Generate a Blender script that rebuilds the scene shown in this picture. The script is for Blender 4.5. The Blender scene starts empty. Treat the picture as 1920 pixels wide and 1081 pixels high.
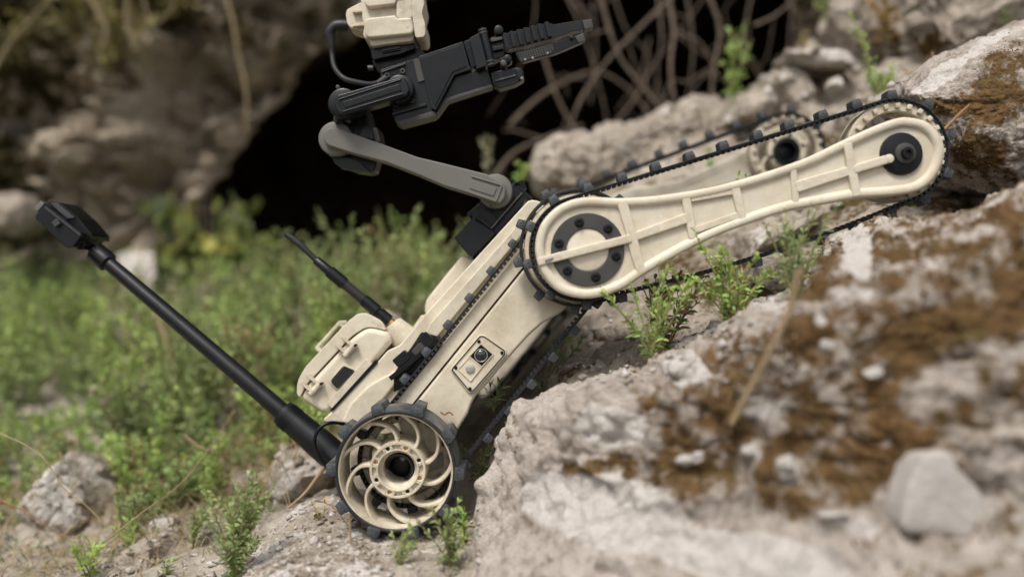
import bpy, bmesh, math, random
import numpy as np
from mathutils import Vector, Matrix
from mathutils.bvhtree import BVHTree
S = 0.0006      # metres per photo pixel at the plane one metre from the camera
VX, VY = 960.0, 540.5
sc = bpy.context.scene
COL = sc.collection
R = math.radians

# ---------------------------------------------------------------- camera, sky, sun
cd = bpy.data.cameras.new('camera'); cam = bpy.data.objects.new('camera', cd); COL.objects.link(cam)
cam.location = (0, -1.0, 0); cam.rotation_euler = (R(90), 0, 0)
cd.sensor_width = 36; cd.lens = 36 / (1920 * S); cd.clip_start = .01; cd.clip_end = 100
cd.dof.use_dof = True; cd.dof.focus_distance = 1.0; cd.dof.aperture_fstop = 1.6
sc.camera = cam
w = bpy.data.worlds.new('World'); sc.world = w; w.use_nodes = True
nt = w.node_tree; bg = nt.nodes['Background']
sky = nt.nodes.new('ShaderNodeTexSky'); sky.sky_type = 'NISHITA'; sky.sun_disc = False
sky.sun_elevation = R(58); sky.sun_rotation = R(200); sky.dust_density = 4; sky.air_density = 1.0
hs = nt.nodes.new('ShaderNodeHueSaturation'); hs.inputs['Saturation'].default_value = .35
nt.links.new(sky.outputs[0], hs.inputs['Color']); nt.links.new(hs.outputs[0], bg.inputs[0])
bg.inputs[1].default_value = .12
sd = bpy.data.lights.new('sun', 'SUN'); so = bpy.data.objects.new('sun', sd); COL.objects.link(so)
sd.energy = 2.1; sd.angle = R(16); sd.color = (1, .96, .9)
so.rotation_euler = Vector((.30, .55, -1.0)).to_track_quat('-Z', 'Y').to_euler()
sc.view_settings.view_transform = 'Standard'; sc.view_settings.look = 'None'
sc.view_settings.exposure = 0.55; sc.view_settings.gamma = 1
sc.view_settings.use_curve_mapping = False
sc.cycles.use_denoising = True
sc.cycles.max_bounces = 6; sc.cycles.diffuse_bounces = 3; sc.cycles.transparent_max_bounces = 6

# ---------------------------------------------------------------- helpers
rng = np.random.default_rng(7); random.seed(7)
def U(px, py, y=0.0):
    k = S * (1 + y); return Vector(((px - VX) * k, y, (VY - py) * k))
def K(r, y=0.0): return r * S * (1 + y)

def _hash(ix, iy, iz):
    h = (ix * 374761393 + iy * 668265263 + iz * 2147483647 * 3 + 1013904223) & 0xffffffff
    h = ((h ^ (h >> 13)) * 1274126177) & 0xffffffff
    h = ((h ^ (h >> 16)) * 2246822519) & 0xffffffff
    return ((h ^ (h >> 15)) & 0xffffff) / float(0xffffff)
def vnoise(P):
    i = np.floor(P).astype(np.int64); f = P - i; f = f * f * f * (f * (f * 6 - 15) + 10)
    r = 0
    for dx in (0, 1):
        for dy in (0, 1):
            for dz in (0, 1):
                wgt = (f[:, 0] if dx else 1 - f[:, 0]) * (f[:, 1] if dy else 1 - f[:, 1]) * (f[:, 2] if dz else 1 - f[:, 2])
                r = r + wgt * _hash(i[:, 0] + dx, i[:, 1] + dy, i[:, 2] + dz)
    return r * 2 - 1
def fbm(P, sc_, oct_=5, gain=.5, seed=0.):
    P = P * sc_ + seed * 17.3; a = 1.; s = 0.; t = 0.
    for _ in range(oct_):
        s = s + a * vnoise(P); t += a; a *= gain; P = P * 2.07 + 11.7
    return s / t
def ridged(P, sc_, oct_=4, seed=0.):
    P = P * sc_ + seed * 9.1; a = 1.; s = 0.; t = 0.
    for _ in range(oct_):
        s = s + a * (1 - 2 * np.abs(vnoise(P))); t += a; a *= .5; P = P * 2.1 + 5.3
    return s / t
def cells(P, sc_, seed=0.):
    """distance to nearest and second nearest jittered lattice point"""
    P = P * sc_ + seed * 5.1; i = np.floor(P).astype(np.int64)
    d1 = np.full(len(P), 9.); d2 = np.full(len(P), 9.); idv = np.zeros(len(P))
    for dx in (-1, 0, 1):
        for dy in (-1, 0, 1):
            for dz in (-1, 0, 1):
                j = i + np.array([dx, dy, dz])
                c = j + np.stack([_hash(j[:, 0], j[:, 1], j[:, 2] + k * 57) for k in (0, 1, 2)], 1)
                d = np.linalg.norm(P - c, axis=1)
                m = d < d1
                d2 = np.where(m, d1, np.minimum(d2, d)); idv = np.where(m, _hash(j[:, 0] + 3, j[:, 1], j[:, 2]), idv); d1 = np.where(m, d, d1)
    return d1, d2, idv
def sstep(a, b, x):
    t = np.clip((x - a) / (b - a), 0, 1); return t * t * (3 - 2 * t)

def tag(o, label=None, cat=None, group=None, kind=None):
    if label: o['label'] = label
    if cat: o['category'] = cat
    if group: o['group'] = group
    if kind: o['kind'] = kind
    return o
def empty(name, loc):
    o = bpy.data.objects.new(name, None); o.empty_display_size = .05; COL.objects.link(o); o.location = loc; return o
def link(name, me, mats, parent=None, sharp=35):
    for m in (mats if isinstance(mats, (list, tuple)) else [mats]): me.materials.append(m)
    if sharp is not None:
        me.shade_smooth(); me.set_sharp_from_angle(angle=R(sharp))
    o = bpy.data.objects.new(name, me); COL.objects.link(o)
    if parent is not None:
        o.parent = parent; o.matrix_parent_inverse = Matrix.Translation(-parent.location) if parent.parent is None else Matrix()
    return o
def fin(name, bm, mats, parent=None, sharp=35):
    bmesh.ops.recalc_face_normals(bm, faces=bm.faces)
    me = bpy.data.meshes.new(name); bm.to_mesh(me); bm.free()
    return link(name, me, mats, parent, sharp)
def npmesh(name, V, quads, attr=None, tris=None):
    me = bpy.data.meshes.new(name)
    nq = len(quads) if quads is not None else 0; ntr = len(tris) if tris is not None else 0
    me.vertices.add(len(V)); me.vertices.foreach_set('co', np.asarray(V, np.float32).ravel())
    li = []
    if nq: li.append(np.asarray(quads).ravel())
    if ntr: li.append(np.asarray(tris).ravel())
    li = np.concatenate(li).astype(np.int32)
    me.loops.add(len(li)); me.loops.foreach_set('vertex_index', li)
    me.polygons.add(nq + ntr)
    st = np.concatenate([np.arange(nq) * 4, nq * 4 + np.arange(ntr) * 3]).astype(np.int32)
    me.polygons.foreach_set('loop_start', st)
    if attr is not None:
        a = me.color_attributes.new('mask', 'FLOAT_COLOR', 'POINT')
        c = np.ones((len(V), 4), np.float32); c[:, :attr.shape[1]] = attr; a.data.foreach_set('color', c.ravel())
    me.update(calc_edges=True); me.validate()
    return me

# polygons given in photo pixels on the plane at depth y ---------------------
def fillet(pts, r, n=4):
    out = []; N = len(pts)
    for i in range(N):
        p0, p1, p2 = (Vector(pts[i - 1][:2]), Vector(pts[i][:2]), Vector(pts[(i + 1) % N][:2]))
        a = (p0 - p1); b = (p2 - p1); rr = min(r if len(pts[i]) < 3 else pts[i][2], a.length * .45, b.length * .45)
        if rr < .5: out.append(tuple(p1)); continue
        a = p1 + a.normalized() * rr; b = p1 + b.normalized() * rr
        for k in range(n + 1):
            t = k / n; q = a * (1 - t) ** 2 + p1 * 2 * t * (1 - t) + b * t * t; out.append(tuple(q))
    return out
def smoothpoly(pts, n=4):
    """closed Catmull-Rom"""
    P = np.array(pts, float); N = len(P); out = []
    for i in range(N):
        p0, p1, p2, p3 = P[i - 1], P[i], P[(i + 1) % N], P[(i + 2) % N]
        for k in range(n):
            t = k / n
            out.append(tuple(.5 * ((2 * p1) + (-p0 + p2) * t + (2 * p0 - 5 * p1 + 4 * p2 - p3) * t * t + (-p0 + 3 * p1 - 3 * p2 + p3) * t ** 3)))
    return out
def slab_bm(bm, pts, y0, y1, bev=.001, seg=2, shrink=None):
    """outline pts (px at depth y0) extruded straight back to y1; front edge bevelled"""
    f = [bm.verts.new(U(p[0], p[1], y0)) for p in pts]
    b = [bm.verts.new((v.co.x, y1, v.co.z)) for v in f]
    n = len(f); ff = bm.faces.new(f); bm.faces.new(b[::-1])
    for i in range(n): bm.faces.new((f[i], b[i], b[(i + 1) % n], f[(i + 1) % n]))
    bmesh.ops.recalc_face_normals(bm, faces=bm.faces)
    if bev > 0:
        bmesh.ops.bevel(bm, geom=list(ff.edges), offset=bev, offset_type='OFFSET', segments=seg, profile=.5, affect='EDGES', clamp_overlap=True)
def slab(name, pts, y0, y1, m, parent, bev=.001, seg=2, r=0):
    if r: pts = fillet(pts, r)
    bm = bmesh.new(); slab_bm(bm, pts, y0, y1, bev, seg); o = fin(name, bm, m, parent)
    w_ = o.modifiers.new('normals', 'WEIGHTED_NORMAL'); w_.keep_sharp = True; w_.weight = 80; return o
def lathe_bm(bm, c, prof, n=48, a0=0, closed=True):
    """prof: (radius_m, y) list; turned about the Y axis through c (Vector)"""
    rings = []
    for r, y in prof:
        rings.append([bm.verts.new((c.x + r * math.cos(a0 + 2 * math.pi * k / n), y, c.z + r * math.sin(a0 + 2 * math.pi * k / n))) for k in range(n)])
    m = len(rings)
    for j in range(m if closed else m - 1):
        A, B = rings[j], rings[(j + 1) % m]
        for k in range(n):
            bm.faces.new((A[k], A[(k + 1) % n], B[(k + 1) % n], B[k]))
    if not closed:
        bm.faces.new(rings[0]); bm.faces.new(rings[-1][::-1])
    return rings
def disc_bm(bm, px, py, r, y0, y1, bev=.0006, n=40, yc=None):
    c = U(px, py, y0 if yc is None else yc); rm = K(r, y0)
    lathe_bm(bm, c, [(rm * .02, y0), (rm - bev, y0), (rm - bev * .3, y0 + bev * .3), (rm, y0 + bev), (rm, y1)], n, closed=False)
def disc(name, px, py, r, y0, y1, m, parent, bev=.0008, n=48):
    bm = bmesh.new(); disc_bm(bm, px, py, r, y0, y1, bev, n); return fin(name, bm, m, parent)
def ring(name, px, py, ro, ri, y0, y1, m, parent, n=64, bev=.0006):
    bm = bmesh.new(); c = U(px, py, y0); a, b = K(ro, y0), K(ri, y0)
    lathe_bm(bm, c, [(b, y1), (b, y0 + bev), (b + bev, y0), (a - bev, y0), (a, y0 + bev), (a, y1)], n); return fin(name, bm, m, parent)
def tube_bm(bm, pts, rad, n=10, caps=True):
    pts = [Vector(p) for p in pts]
    if not isinstance(rad, (list, tuple)): rad = [rad] * len(pts)
    prev = None; up = Vector((0, 1, 0)); N0 = None
    for i, p in enumerate(pts):
        t = (pts[min(i + 1, len(pts) - 1)] - pts[max(i - 1, 0)]).normalized()
        if N0 is None:
            N0 = t.cross(up if abs(t.y) < .9 else Vector((1, 0, 0))).normalized()
        else: N0 = (N0 - t * N0.dot(t)).normalized()
        B = t.cross(N0)
        rg = [bm.verts.new(p + (N0 * math.cos(2 * math.pi * k / n) + B * math.sin(2 * math.pi * k / n)) * rad[i]) for k in range(n)]
        if prev:
            for k in range(n): bm.faces.new((prev[k], prev[(k + 1) % n], rg[(k + 1) % n], rg[k]))
        elif caps: bm.faces.new(rg[::-1])
        prev = rg
    if caps: bm.faces.new(prev)
def crv(pts, n=6):
    P = [Vector(p) for p in pts]; P = [P[0] * 2 - P[1]] + P + [P[-1] * 2 - P[-2]]; out = []
    for i in range(1, len(P) - 2):
        p0, p1, p2, p3 = P[i - 1:i + 3]
        for k in range(n):
            t = k / n; out.append(.5 * ((2 * p1) + (-p0 + p2) * t + (2 * p0 - 5 * p1 + 4 * p2 - p3) * t * t + (-p0 + 3 * p1 - 3 * p2 + p3) * t ** 3))
    out.append(P[-2]); return out
def tube(name, pts, rad, m, parent=None, n=10, smooth=0, sharp=40):
    if smooth:
        k = len(pts); pts = crv(pts, smooth)
        if isinstance(rad, (list, tuple)): rad = list(np.interp(np.linspace(0, k - 1, len(pts)), range(k), rad))
    bm = bmesh.new(); tube_bm(bm, pts, rad, n); return fin(name, bm, m, parent, sharp)
def box_bm(bm, c, ax, ay, az, bev=0.0):
    """box by centre and half-axis vectors"""
    vs = [bm.verts.new(c + ax * i + ay * j + az * k) for i in (-1, 1) for j in (-1, 1) for k in (-1, 1)]
    fs = []
    for q in ((0, 1, 3, 2), (4, 6, 7, 5), (0, 4, 5, 1), (2, 3, 7, 6), (0, 2, 6, 4), (1, 5, 7, 3)): fs.append(bm.faces.new([vs[i] for i in q]))
    if bev: bmesh.ops.bevel(bm, geom=list({e for f in fs for e in f.edges}), offset=bev, segments=2, profile=.5, affect='EDGES', clamp_overlap=True)
def bar(name, p0, p1, wpx, y0, y1, m, parent, bev=.001, r=3, w2=None):
    """straight bar from p0 to p1 (px), width wpx"""
    a, b = Vector(p0), Vector(p1); d = (b - a).normalized(); nn = Vector((-d.y, d.x)); h = wpx / 2; h2 = (w2 or wpx) / 2
    return slab(name, [tuple(a + nn * h), tuple(a - nn * h), tuple(b - nn * h2), tuple(b + nn * h2)], y0, y1, m, parent, bev, 2, r)

# ---------------------------------------------------------------- materials
def newmat(name):
    m = bpy.data.materials.new(name); m.use_nodes = True; t = m.node_tree; return m, t, t.nodes['Principled BSDF'], t.nodes, t.links
def tx(t, scale, detail=6, rough=.6, dist=0., coord='Object', kind='ShaderNodeTexNoise'):
    N, L = t.nodes, t.links
    tc = next((n for n in N if n.type == 'TEX_COORD'), None) or N.new('ShaderNodeTexCoord')
    n = N.new(kind); n.inputs['Scale'].default_value = scale
    if kind == 'ShaderNodeTexNoise':
        n.inputs['Detail'].default_value = detail; n.inputs['Roughness'].default_value = rough; n.inputs['Distortion'].default_value = dist
    L.new(tc.outputs[coord], n.inputs['Vector']); return n.outputs[0]
def ramp(t, src, stops):
    n = t.nodes.new('ShaderNodeValToRGB'); e = n.color_ramp.elements
    while len(e) < len(stops): e.new(.5)
    for i, (p, c) in enumerate(stops):
        e[i].position = p; e[i].color = (*c, 1) if isinstance(c, (tuple, list)) else (c, c, c, 1)
    t.links.new(src, n.inputs[0]); return n.outputs[0]
def mix(t, f, a, b, mode='MIX'):
    n = t.nodes.new('ShaderNodeMix'); n.data_type = 'RGBA'; n.blend_type = mode
    for i, v in ((0, f), (6, a), (7, b)):
        if isinstance(v, (int, float)): n.inputs[i].default_value = v
        elif isinstance(v, tuple): n.inputs[i].default_value = (*v, 1)
        else: t.links.new(v, n.inputs[i])
    return n.outputs[2]
def mth(t, op, a, b=0.):
    n = t.nodes.new('ShaderNodeMath'); n.operation = op
    for i, v in ((0, a), (1, b)):
        if isinstance(v, (int, float)): n.inputs[i].default_value = v
        else: t.links.new(v, n.inputs[i])
    return n.outputs[0]
def bump(t, h, st, dist, prev=None):
    n = t.nodes.new('ShaderNodeBump'); n.inputs['Strength'].default_value = st; n.inputs['Distance'].default_value = dist
    t.links.new(h, n.inputs['Height'])
    if prev: t.links.new(prev, n.inputs['Normal'])
    return n.outputs[0]

def paint(name, col, dirtcol, rough=.5, dirt=.5, spec=.4, grain=.00015, wear=None):
    m, t, b, N, L = newmat(name)
    n1 = ramp(t, tx(t, 22, 8, .65, .3), [(.46, 0.), (.72, dirt)])
    n2 = ramp(t, tx(t, 240, 5, .7), [(.60, 0.), (.75, dirt * .9)])
    c = mix(t, n1, col, dirtcol); c = mix(t, n2, c, tuple(x * .8 for x in dirtcol))
    tint = ramp(t, tx(t, 7, 4), [(.3, .93), (.7, 1.05)])
    c = mix(t, 1., c, tint, 'MULTIPLY')
    n3 = ramp(t, tx(t, 620, 3, .6), [(.70, 0.), (.76, dirt * .8)]); c = mix(t, n3, c, tuple(x * .45 for x in dirtcol))
    if wear:
        ge = N.new('ShaderNodeNewGeometry'); wv = mth(t, 'MULTIPLY', ramp(t, ge.outputs['Pointiness'], [(.515, 0.), (.58, 1.)]), ramp(t, tx(t, 130, 7, .75), [(.44, 0.), (.6, 1.)])); c = mix(t, mth(t, 'MULTIPLY', wv, wear[1]), c, wear[0])
    L.new(c, b.inputs['Base Color'])
    L.new(ramp(t, tx(t, 60, 6), [(.3, rough - .08), (.7, rough + .12)]), b.inputs['Roughness'])
    b.inputs['Specular IOR Level'].default_value = spec
    bn = bump(t, tx(t, 1800, 2), .35, grain); bn = bump(t, tx(t, 60, 6), .3, .0006, bn)
    L.new(bn, b.inputs['Normal']); return m
CREAM = paint('cream_paint', (.56, .505, .395), (.25, .19, .12), .5, .5, wear=((.24, .18, .11), .4))
ARM = paint('cream_arm_paint', (.575, .525, .42), (.36, .27, .16), .5, .45, wear=((.36, .28, .17), .35))
BLACK = paint('black_plastic', (.006, .007, .0085), (.020, .019, .017), .33, .2, .3)
BLACK2 = paint('black_anodised', (.0035, .004, .005), (.014, .013, .011), .3, .18, .3)
GREY = paint('grey_enamel', (.125, .122, .108), (.12, .105, .08), .5, .4)
RUBBER = paint('dusty_rubber', (.030, .035, .041), (.24, .22, .19), .6, .9, .35, .0006, wear=((.13, .14, .15), .35))
RUBBERD = paint('dark_rubber', (.013, .014, .017), (.06, .055, .045), .5, .35, .35, .0003)
DGREY = paint('dark_grey_metal', (.040, .039, .037), (.10, .09, .07), .45, .3)
STEEL = paint('worn_steel', (.20, .19, .17), (.08, .07, .05), .35, .5, .6); STEEL.node_tree.nodes['Principled BSDF'].inputs['Metallic'].default_value = .8
BRASS = paint('brass', (.55, .33, .10), (.25, .14, .05), .35, .4, .6); BRASS.node_tree.nodes['Principled BSDF'].inputs['Metallic'].default_value = .9
GLASS, t_, b_, N_, L_ = newmat('lens_glass'); b_.inputs['Base Color'].default_value = (.006, .008, .012, 1); b_.inputs['Roughness'].default_value = .06; b_.inputs['Coat Weight'].default_value = 1.
LAMP, t_, b_, N_, L_ = newmat('lamp_glass'); b_.inputs['Base Color'].default_value = (.42, .41, .36, 1); b_.inputs['Roughness'].default_value = .12; b_.inputs['Metallic'].default_value = .4
CHIP = paint('blue_grey_chip', (.12, .13, .18), (.2, .18, .15), .5, .3)

def rockmat(name, light, mid, dark, mossc=((.115, .066, .022), (.05, .03, .012)), sc_=1.0, bumpd=.006, paint_noise=.5):
    m, t, b, N, L = newmat(name)
    at = N.new('ShaderNodeAttribute'); at.attribute_name = 'mask'
    sp = N.new('ShaderNodeSeparateColor'); L.new(at.outputs['Color'], sp.inputs[0])
    big = tx(t, 5 * sc_, 9, .68, .4); fine = tx(t, 70 * sc_, 8, .7, .2); gr = tx(t, 420 * sc_, 4, .7)
    c = ramp(t, big, [(.30, dark), (.44, mid), (.58, light), (.75, mid)])
    c = mix(t, ramp(t, fine, [(.38, 0.), (.62, .75)]), c, light)
    c = mix(t, ramp(t, fine, [(.30, .8), (.42, 0.)]), c, dark)
    c = mix(t, .7, c, ramp(t, gr, [(.3, .55), (.5, 1.), (.7, 1.25)]), 'MULTIPLY')
    pale = ramp(t, mth(t, 'ADD', sp.outputs[1], mth(t, 'MULTIPLY', mth(t, 'SUBTRACT', fine, .5), .9)), [(.42, 0.), (.6, 1.)])
    c = mix(t, mth(t, 'MULTIPLY', pale, .9), c, mix(t, ramp(t, gr, [(.3, 0.), (.6, 1.)]), (.50, .45, .40), (.66, .62, .58)))
    mn = mth(t, 'ADD', sp.outputs[0], mth(t, 'MULTIPLY', mth(t, 'SUBTRACT', tx(t, 38 * sc_, 8, .68), .5), 1.5))
    mk = ramp(t, mn, [(.42, 0.), (.60, 1.)])
    mc = mix(t, ramp(t, tx(t, 160 * sc_, 6, .75), [(.35, 0.), (.62, 1.)]), mossc[1], mossc[0])
    mc = mix(t, ramp(t, tx(t, 14, 4), [(.45, 0.), (.7, .5)]), mc, (.13, .10, .035))
    c = mix(t, mk, c, mc)
    L.new(c, b.inputs['Base Color']); b.inputs['Roughness'].default_value = .9; b.inputs['Specular IOR Level'].default_value = .2
    bn = bump(t, big, .7, bumpd * 3); bn = bump(t, fine, 1., bumpd * 1.4, bn); bn = bump(t, gr, .7, bumpd * .28, bn)
    L.new(bn, b.inputs['Normal']); return m
ROCK = rockmat('limestone', (.46, .40, .33), (.27, .225, .175), (.10, .078, .055))
ROCKF = rockmat('mossy_limestone', (.54, .48, .425), (.35, .30, .25), (.12, .09, .062), mossc=((.185, .105, .042), (.075, .043, .018)))
SOIL = rockmat('dusty_soil', (.45, .395, .33), (.25, .205, .155), (.10, .075, .05), sc_=1.3, bumpd=.004)
WALLM = rockmat('cave_wall_rock', (.66, .56, .43), (.36, .29, .21), (.07, .052, .036), sc_=.55, bumpd=.02, mossc=((.11, .092, .032), (.022, .016, .009)))
CAVE_SHADE, t_, b_, N_, L_ = newmat('cave_shade_rock'); b_.inputs['Roughness'].default_value = 1; b_.inputs['Specular IOR Level'].default_value = 0  # cave shade put into the colour: darker copy of rock past the mouth
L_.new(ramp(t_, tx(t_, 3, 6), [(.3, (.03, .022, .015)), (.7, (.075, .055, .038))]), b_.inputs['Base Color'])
def leafmat(name, rough=.55, trans=.3):
    m, t, b, N, L = newmat(name)
    at = N.new('ShaderNodeAttribute'); at.attribute_name = 'mask'
    L.new(at.outputs['Color'], b.inputs['Base Color']); b.inputs['Roughness'].default_value = rough; b.inputs['Specular IOR Level'].default_value = .3
    tr = N.new('ShaderNodeBsdfTranslucent'); L.new(at.outputs['Color'], tr.inputs[0])
    mx = N.new('ShaderNodeMixShader'); mx.inputs[0].default_value = trans
    L.new(b.outputs[0], mx.inputs[1]); L.new(tr.outputs[0], mx.inputs[2]); L.new(mx.outputs[0], N['Material Output'].inputs[0]); return m
LEAF = leafmat('leaf')
def wood(name, a, b2):
    m, t, b, N, L = newmat(name); L.new(ramp(t, tx(t, 60, 6), [(.3, a), (.7, b2)]), b.inputs['Base Color']); b.inputs['Roughness'].default_value = .85
    L.new(bump(t, tx(t, 200, 4), .5, .001), b.inputs['Normal']); return m
ROOT = wood('root_bark', (.065, .048, .033), (.17, .13, .092)); STRAW = wood('straw', (.22, .155, .08), (.36, .27, .16)); VINE = wood('vine_bark', (.12, .09, .045), (.24, .19, .10)); TWIG = wood('twig', (.15, .08, .04), (.30, .17, .08))
STEM = wood('green_stem', (.12, .14, .05), (.22, .17, .07))
#@@ENV
# ---------------------------------------------------------------- terrain
TY = np.array([-.9, -.3, 0, .25, .5, .8, 1.05, 1.3, 1.7, 2.3, 5.0])
TA = np.array([-2500, -300, 150, 480, 745, 870, 960, 1060, 1200, 1400, 1600, 1760, 1920, 2300, 4500])
TT = np.array([
 [2500,2500,2500,2500,2500,2500,2500,2400,2300,2200,2100,2000,1900,1800,1700],   # -.9
 [1300,1250,1230,1190,1180,1250,1400,1700,1800,1800,1800,1700,1700,1700,1700],   # -.3
 [1180,1150,1130,1060,1012, 975, 880, 730, 680, 640, 600, 560, 520, 480, 420],
 [1040,1040,1030, 945, 905, 840, 740, 630, 560, 470, 390, 340, 280, 120,-200],
 [ 950, 950, 930, 870, 820, 760, 680, 570, 450, 360, 290, 235, 150,   0,-400],
 [ 840, 840, 820, 780, 740, 690, 600, 400, 290, 225, 145,  75,  20,-120,-500],
 [ 760, 760, 745, 715, 680, 650, 560, 350, 235, 175,  50, -50,-120,-250,-700],   # 1.05
 [ 710, 710, 700, 680, 660, 640, 590, 480, 350, 250,  90, -60,-200,-400,-900],
 [ 650, 650, 645, 640, 630, 620, 600, 560, 520, 440, 150,-150,-300,-600,-1200],
 [ 610, 610, 610, 605, 600, 600, 600, 590, 580, 560, 350, 100,-200,-600,-1500],
 [ 570, 570, 570, 570, 570, 570, 570, 570, 570, 560, 500, 400, 200,-200,-900]], float)
TZ = (VY - TT) * S * (1 + TY[:, None])
def interp1(xs, F, x):     # smooth monotone-ish interpolation along axis 0
    i = np.clip(np.searchsorted(xs, x) - 1, 0, len(xs) - 2); t = (x - xs[i]) / (xs[i + 1] - xs[i]); return i, np.clip(t, 0, 1)
def gz(a, y):
    i, t = interp1(TY, None, y); j, u = interp1(TA, None, a)
    return (TZ[i, j] * (1 - t) * (1 - u) + TZ[i + 1, j] * t * (1 - u) + TZ[i, j + 1] * (1 - t) * u + TZ[i + 1, j + 1] * t * u)
def tdisp(P):
    r = fbm(P, 9, 5, .5, 1) * .022 + ridged(P, 30, 4, 2) * .006
    d1, d2, idv = cells(P, 14, 3); r = r + (idv - .35) * .028 * sstep(.02, .25, d2 - d1)
    d1, d2, idv = cells(P, 55, 4); r = r + (idv - .3) * .006 * sstep(.02, .3, d2 - d1)
    return r
def gpoint(a, y):
    """ground point under photo column a at depth y"""
    x = (a - VX) * S * (1 + y); z = float(gz(np.array([a]), np.array([y]))[0])
    P = np.array([[x, y, z]]); return Vector((x, y, z + float(tdisp(P)[0] * float(damp(np.array([a]), np.array([y]))[0]))))
def damp(a, y):
    return .35 + .65 * sstep(.1, .5, y) + .5 * sstep(1000, 1300, a)
aa = np.concatenate([np.linspace(-2500, -220, 50)[:-1], np.linspace(-220, 2100, 820), np.linspace(2100, 4500, 50)[1:]])
yy = np.concatenate([np.linspace(-.9, -.25, 30)[:-1], np.linspace(-.25, 1.1, 330), np.linspace(1.1, 5, 90)[1:]])
A, Y = np.meshgrid(aa, yy); a1, y1 = A.ravel(), Y.ravel()
zz = gz(a1, y1); zs = zz.reshape(A.shape).copy()
for _ in range(5):
    zs[1:-1, 1:-1] = (zs[1:-1, 1:-1] * 2 + zs[2:, 1:-1] + zs[:-2, 1:-1] + zs[1:-1, 2:] + zs[1:-1, :-2]) / 6
zz = zs.ravel()
P = np.stack([(a1 - VX) * S * (1 + y1), y1, zz], 1)
dd = tdisp(P) * damp(a1, y1); P[:, 2] += dd
nr, nc = A.shape; ii = np.arange(nr * nc).reshape(nr, nc)
Q = np.stack([ii[:-1, :-1], ii[:-1, 1:], ii[1:, 1:], ii[1:, :-1]], -1).reshape(-1, 4)
hill = sstep(1000, 1200, a1)
mossm = np.clip(.30 + .55 * fbm(P, 6, 5, .55, 5) + .1 * hill - .35 * sstep(.9, .2, hill) * 1, 0, 1)
pale = np.clip(.22 + .5 * fbm(P, 8, 4, .5, 8) * hill, 0, 1)
me = npmesh('ground', P, Q, np.stack([mossm, pale, dd * 0], 1))
g = link('ground', me, [SOIL, ROCK], None, None); g['kind'] = 'structure'
fa = a1[Q[:, 0]]; rockface = (fa > 1000) | (fbm(P[Q[:, 0]], 4, 3, .5, 6) > .12)
me.polygons.foreach_set('material_index', rockface.astype(np.int32)); me.shade_smooth()

# ---------------------------------------------------------------- cliff with the cave mouth
OPEN = smoothpoly([(290,950),(285,650),(305,520),(345,420),(395,330),(430,260),(475,190),(550,115),(640,50),(720,0),(830,-70),(1000,-130),(1300,-140),(1470,-70),(1535,40),(1545,200),(1700,950)], 3)
def sdist(px, py, poly):
    P_ = np.array(poly); d = np.full(px.shape, 1e9); ins = np.zeros(px.shape, bool)
    for i in range(len(P_)):
        a, b = P_[i - 1], P_[i]; e = b - a; wx, wy = px - a[0], py - a[1]
        tt = np.clip((wx * e[0] + wy * e[1]) / (e @ e + 1e-9), 0, 1)
        d = np.minimum(d, np.hypot(wx - e[0] * tt, wy - e[1] * tt))
        c = ((a[1] > py) != (b[1] > py)) & (px < (b[0] - a[0]) * (py - a[1]) / (b[1] - a[1] + 1e-12) + a[0]); ins ^= c
    return np.where(ins, d, -d)
ax_ = np.concatenate([np.linspace(-2600, -150, 60)[:-1], np.linspace(-150, 1720, 420), np.linspace(1720, 4000, 60)[1:]])
ay_ = np.concatenate([np.linspace(-2600, -160, 60)[:-1], np.linspace(-160, 760, 260)])
A, B = np.meshgrid(ax_, ay_); a1, b1 = A.ravel(), B.ravel()
w0 = np.stack([(a1 - VX) * S * 3, a1 * 0, (VY - b1) * S * 3], 1)
sdv = sdist(a1 + 18 * fbm(w0, 5, 3, .5, 9), b1 + 18 * fbm(w0, 5, 3, .5, 10), OPEN)
yb = 2.0 + .25 * sstep(-250, 0, sdv) + 2.6 * sstep(-8, 60, sdv) - .0006 * np.clip(-b1 - 100, 0, 3000) * .15
yb += (fbm(w0, 2.4, 5, .5, 11) * .20 + ridged(w0, 6, 4, 12) * .10 + fbm(w0, 11, 4, .5, 17) * .09)
d1, d2, idv = cells(w0 + .05 * fbm(w0, 4, 3)[:, None], 4, 13); yb -= (idv * .22) * sstep(.02, .3, d2 - d1) * (1 - sstep(0, 60, sdv))
d1, d2, idv = cells(w0 + .03 * fbm(w0, 9, 3)[:, None], 11, 14); yb -= (idv * .08) * sstep(.02, .3, d2 - d1) * (1 - sstep(0, 60, sdv))
k = S * (3.0 + (yb - 2) * sstep(-14, 4, sdv))   # the cave widens behind its mouth
P = np.stack([(a1 - VX) * k, yb, (VY - b1) * k], 1)
nr, nc = A.shape; ii = np.arange(nr * nc).reshape(nr, nc)
Q = np.stack([ii[1:, :-1], ii[1:, 1:], ii[:-1, 1:], ii[:-1, :-1]], -1).reshape(-1, 4)
me = npmesh('cliff', P, Q, np.stack([np.clip(.32 + .5 * fbm(w0, 2.5, 4, .5, 14) + .35 * sstep(250, -50, b1), 0, 1), np.clip(.15 + .7 * fbm(w0, 3, 3, .5, 15), 0, .75), b1 * 0], 1))
g = link('cliff', me, [WALLM, CAVE_SHADE], None, None); g['kind'] = 'structure'
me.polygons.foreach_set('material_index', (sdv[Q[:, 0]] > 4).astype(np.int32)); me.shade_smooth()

BVC = BVHTree.FromPolygons(P.tolist(), Q.tolist())
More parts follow.
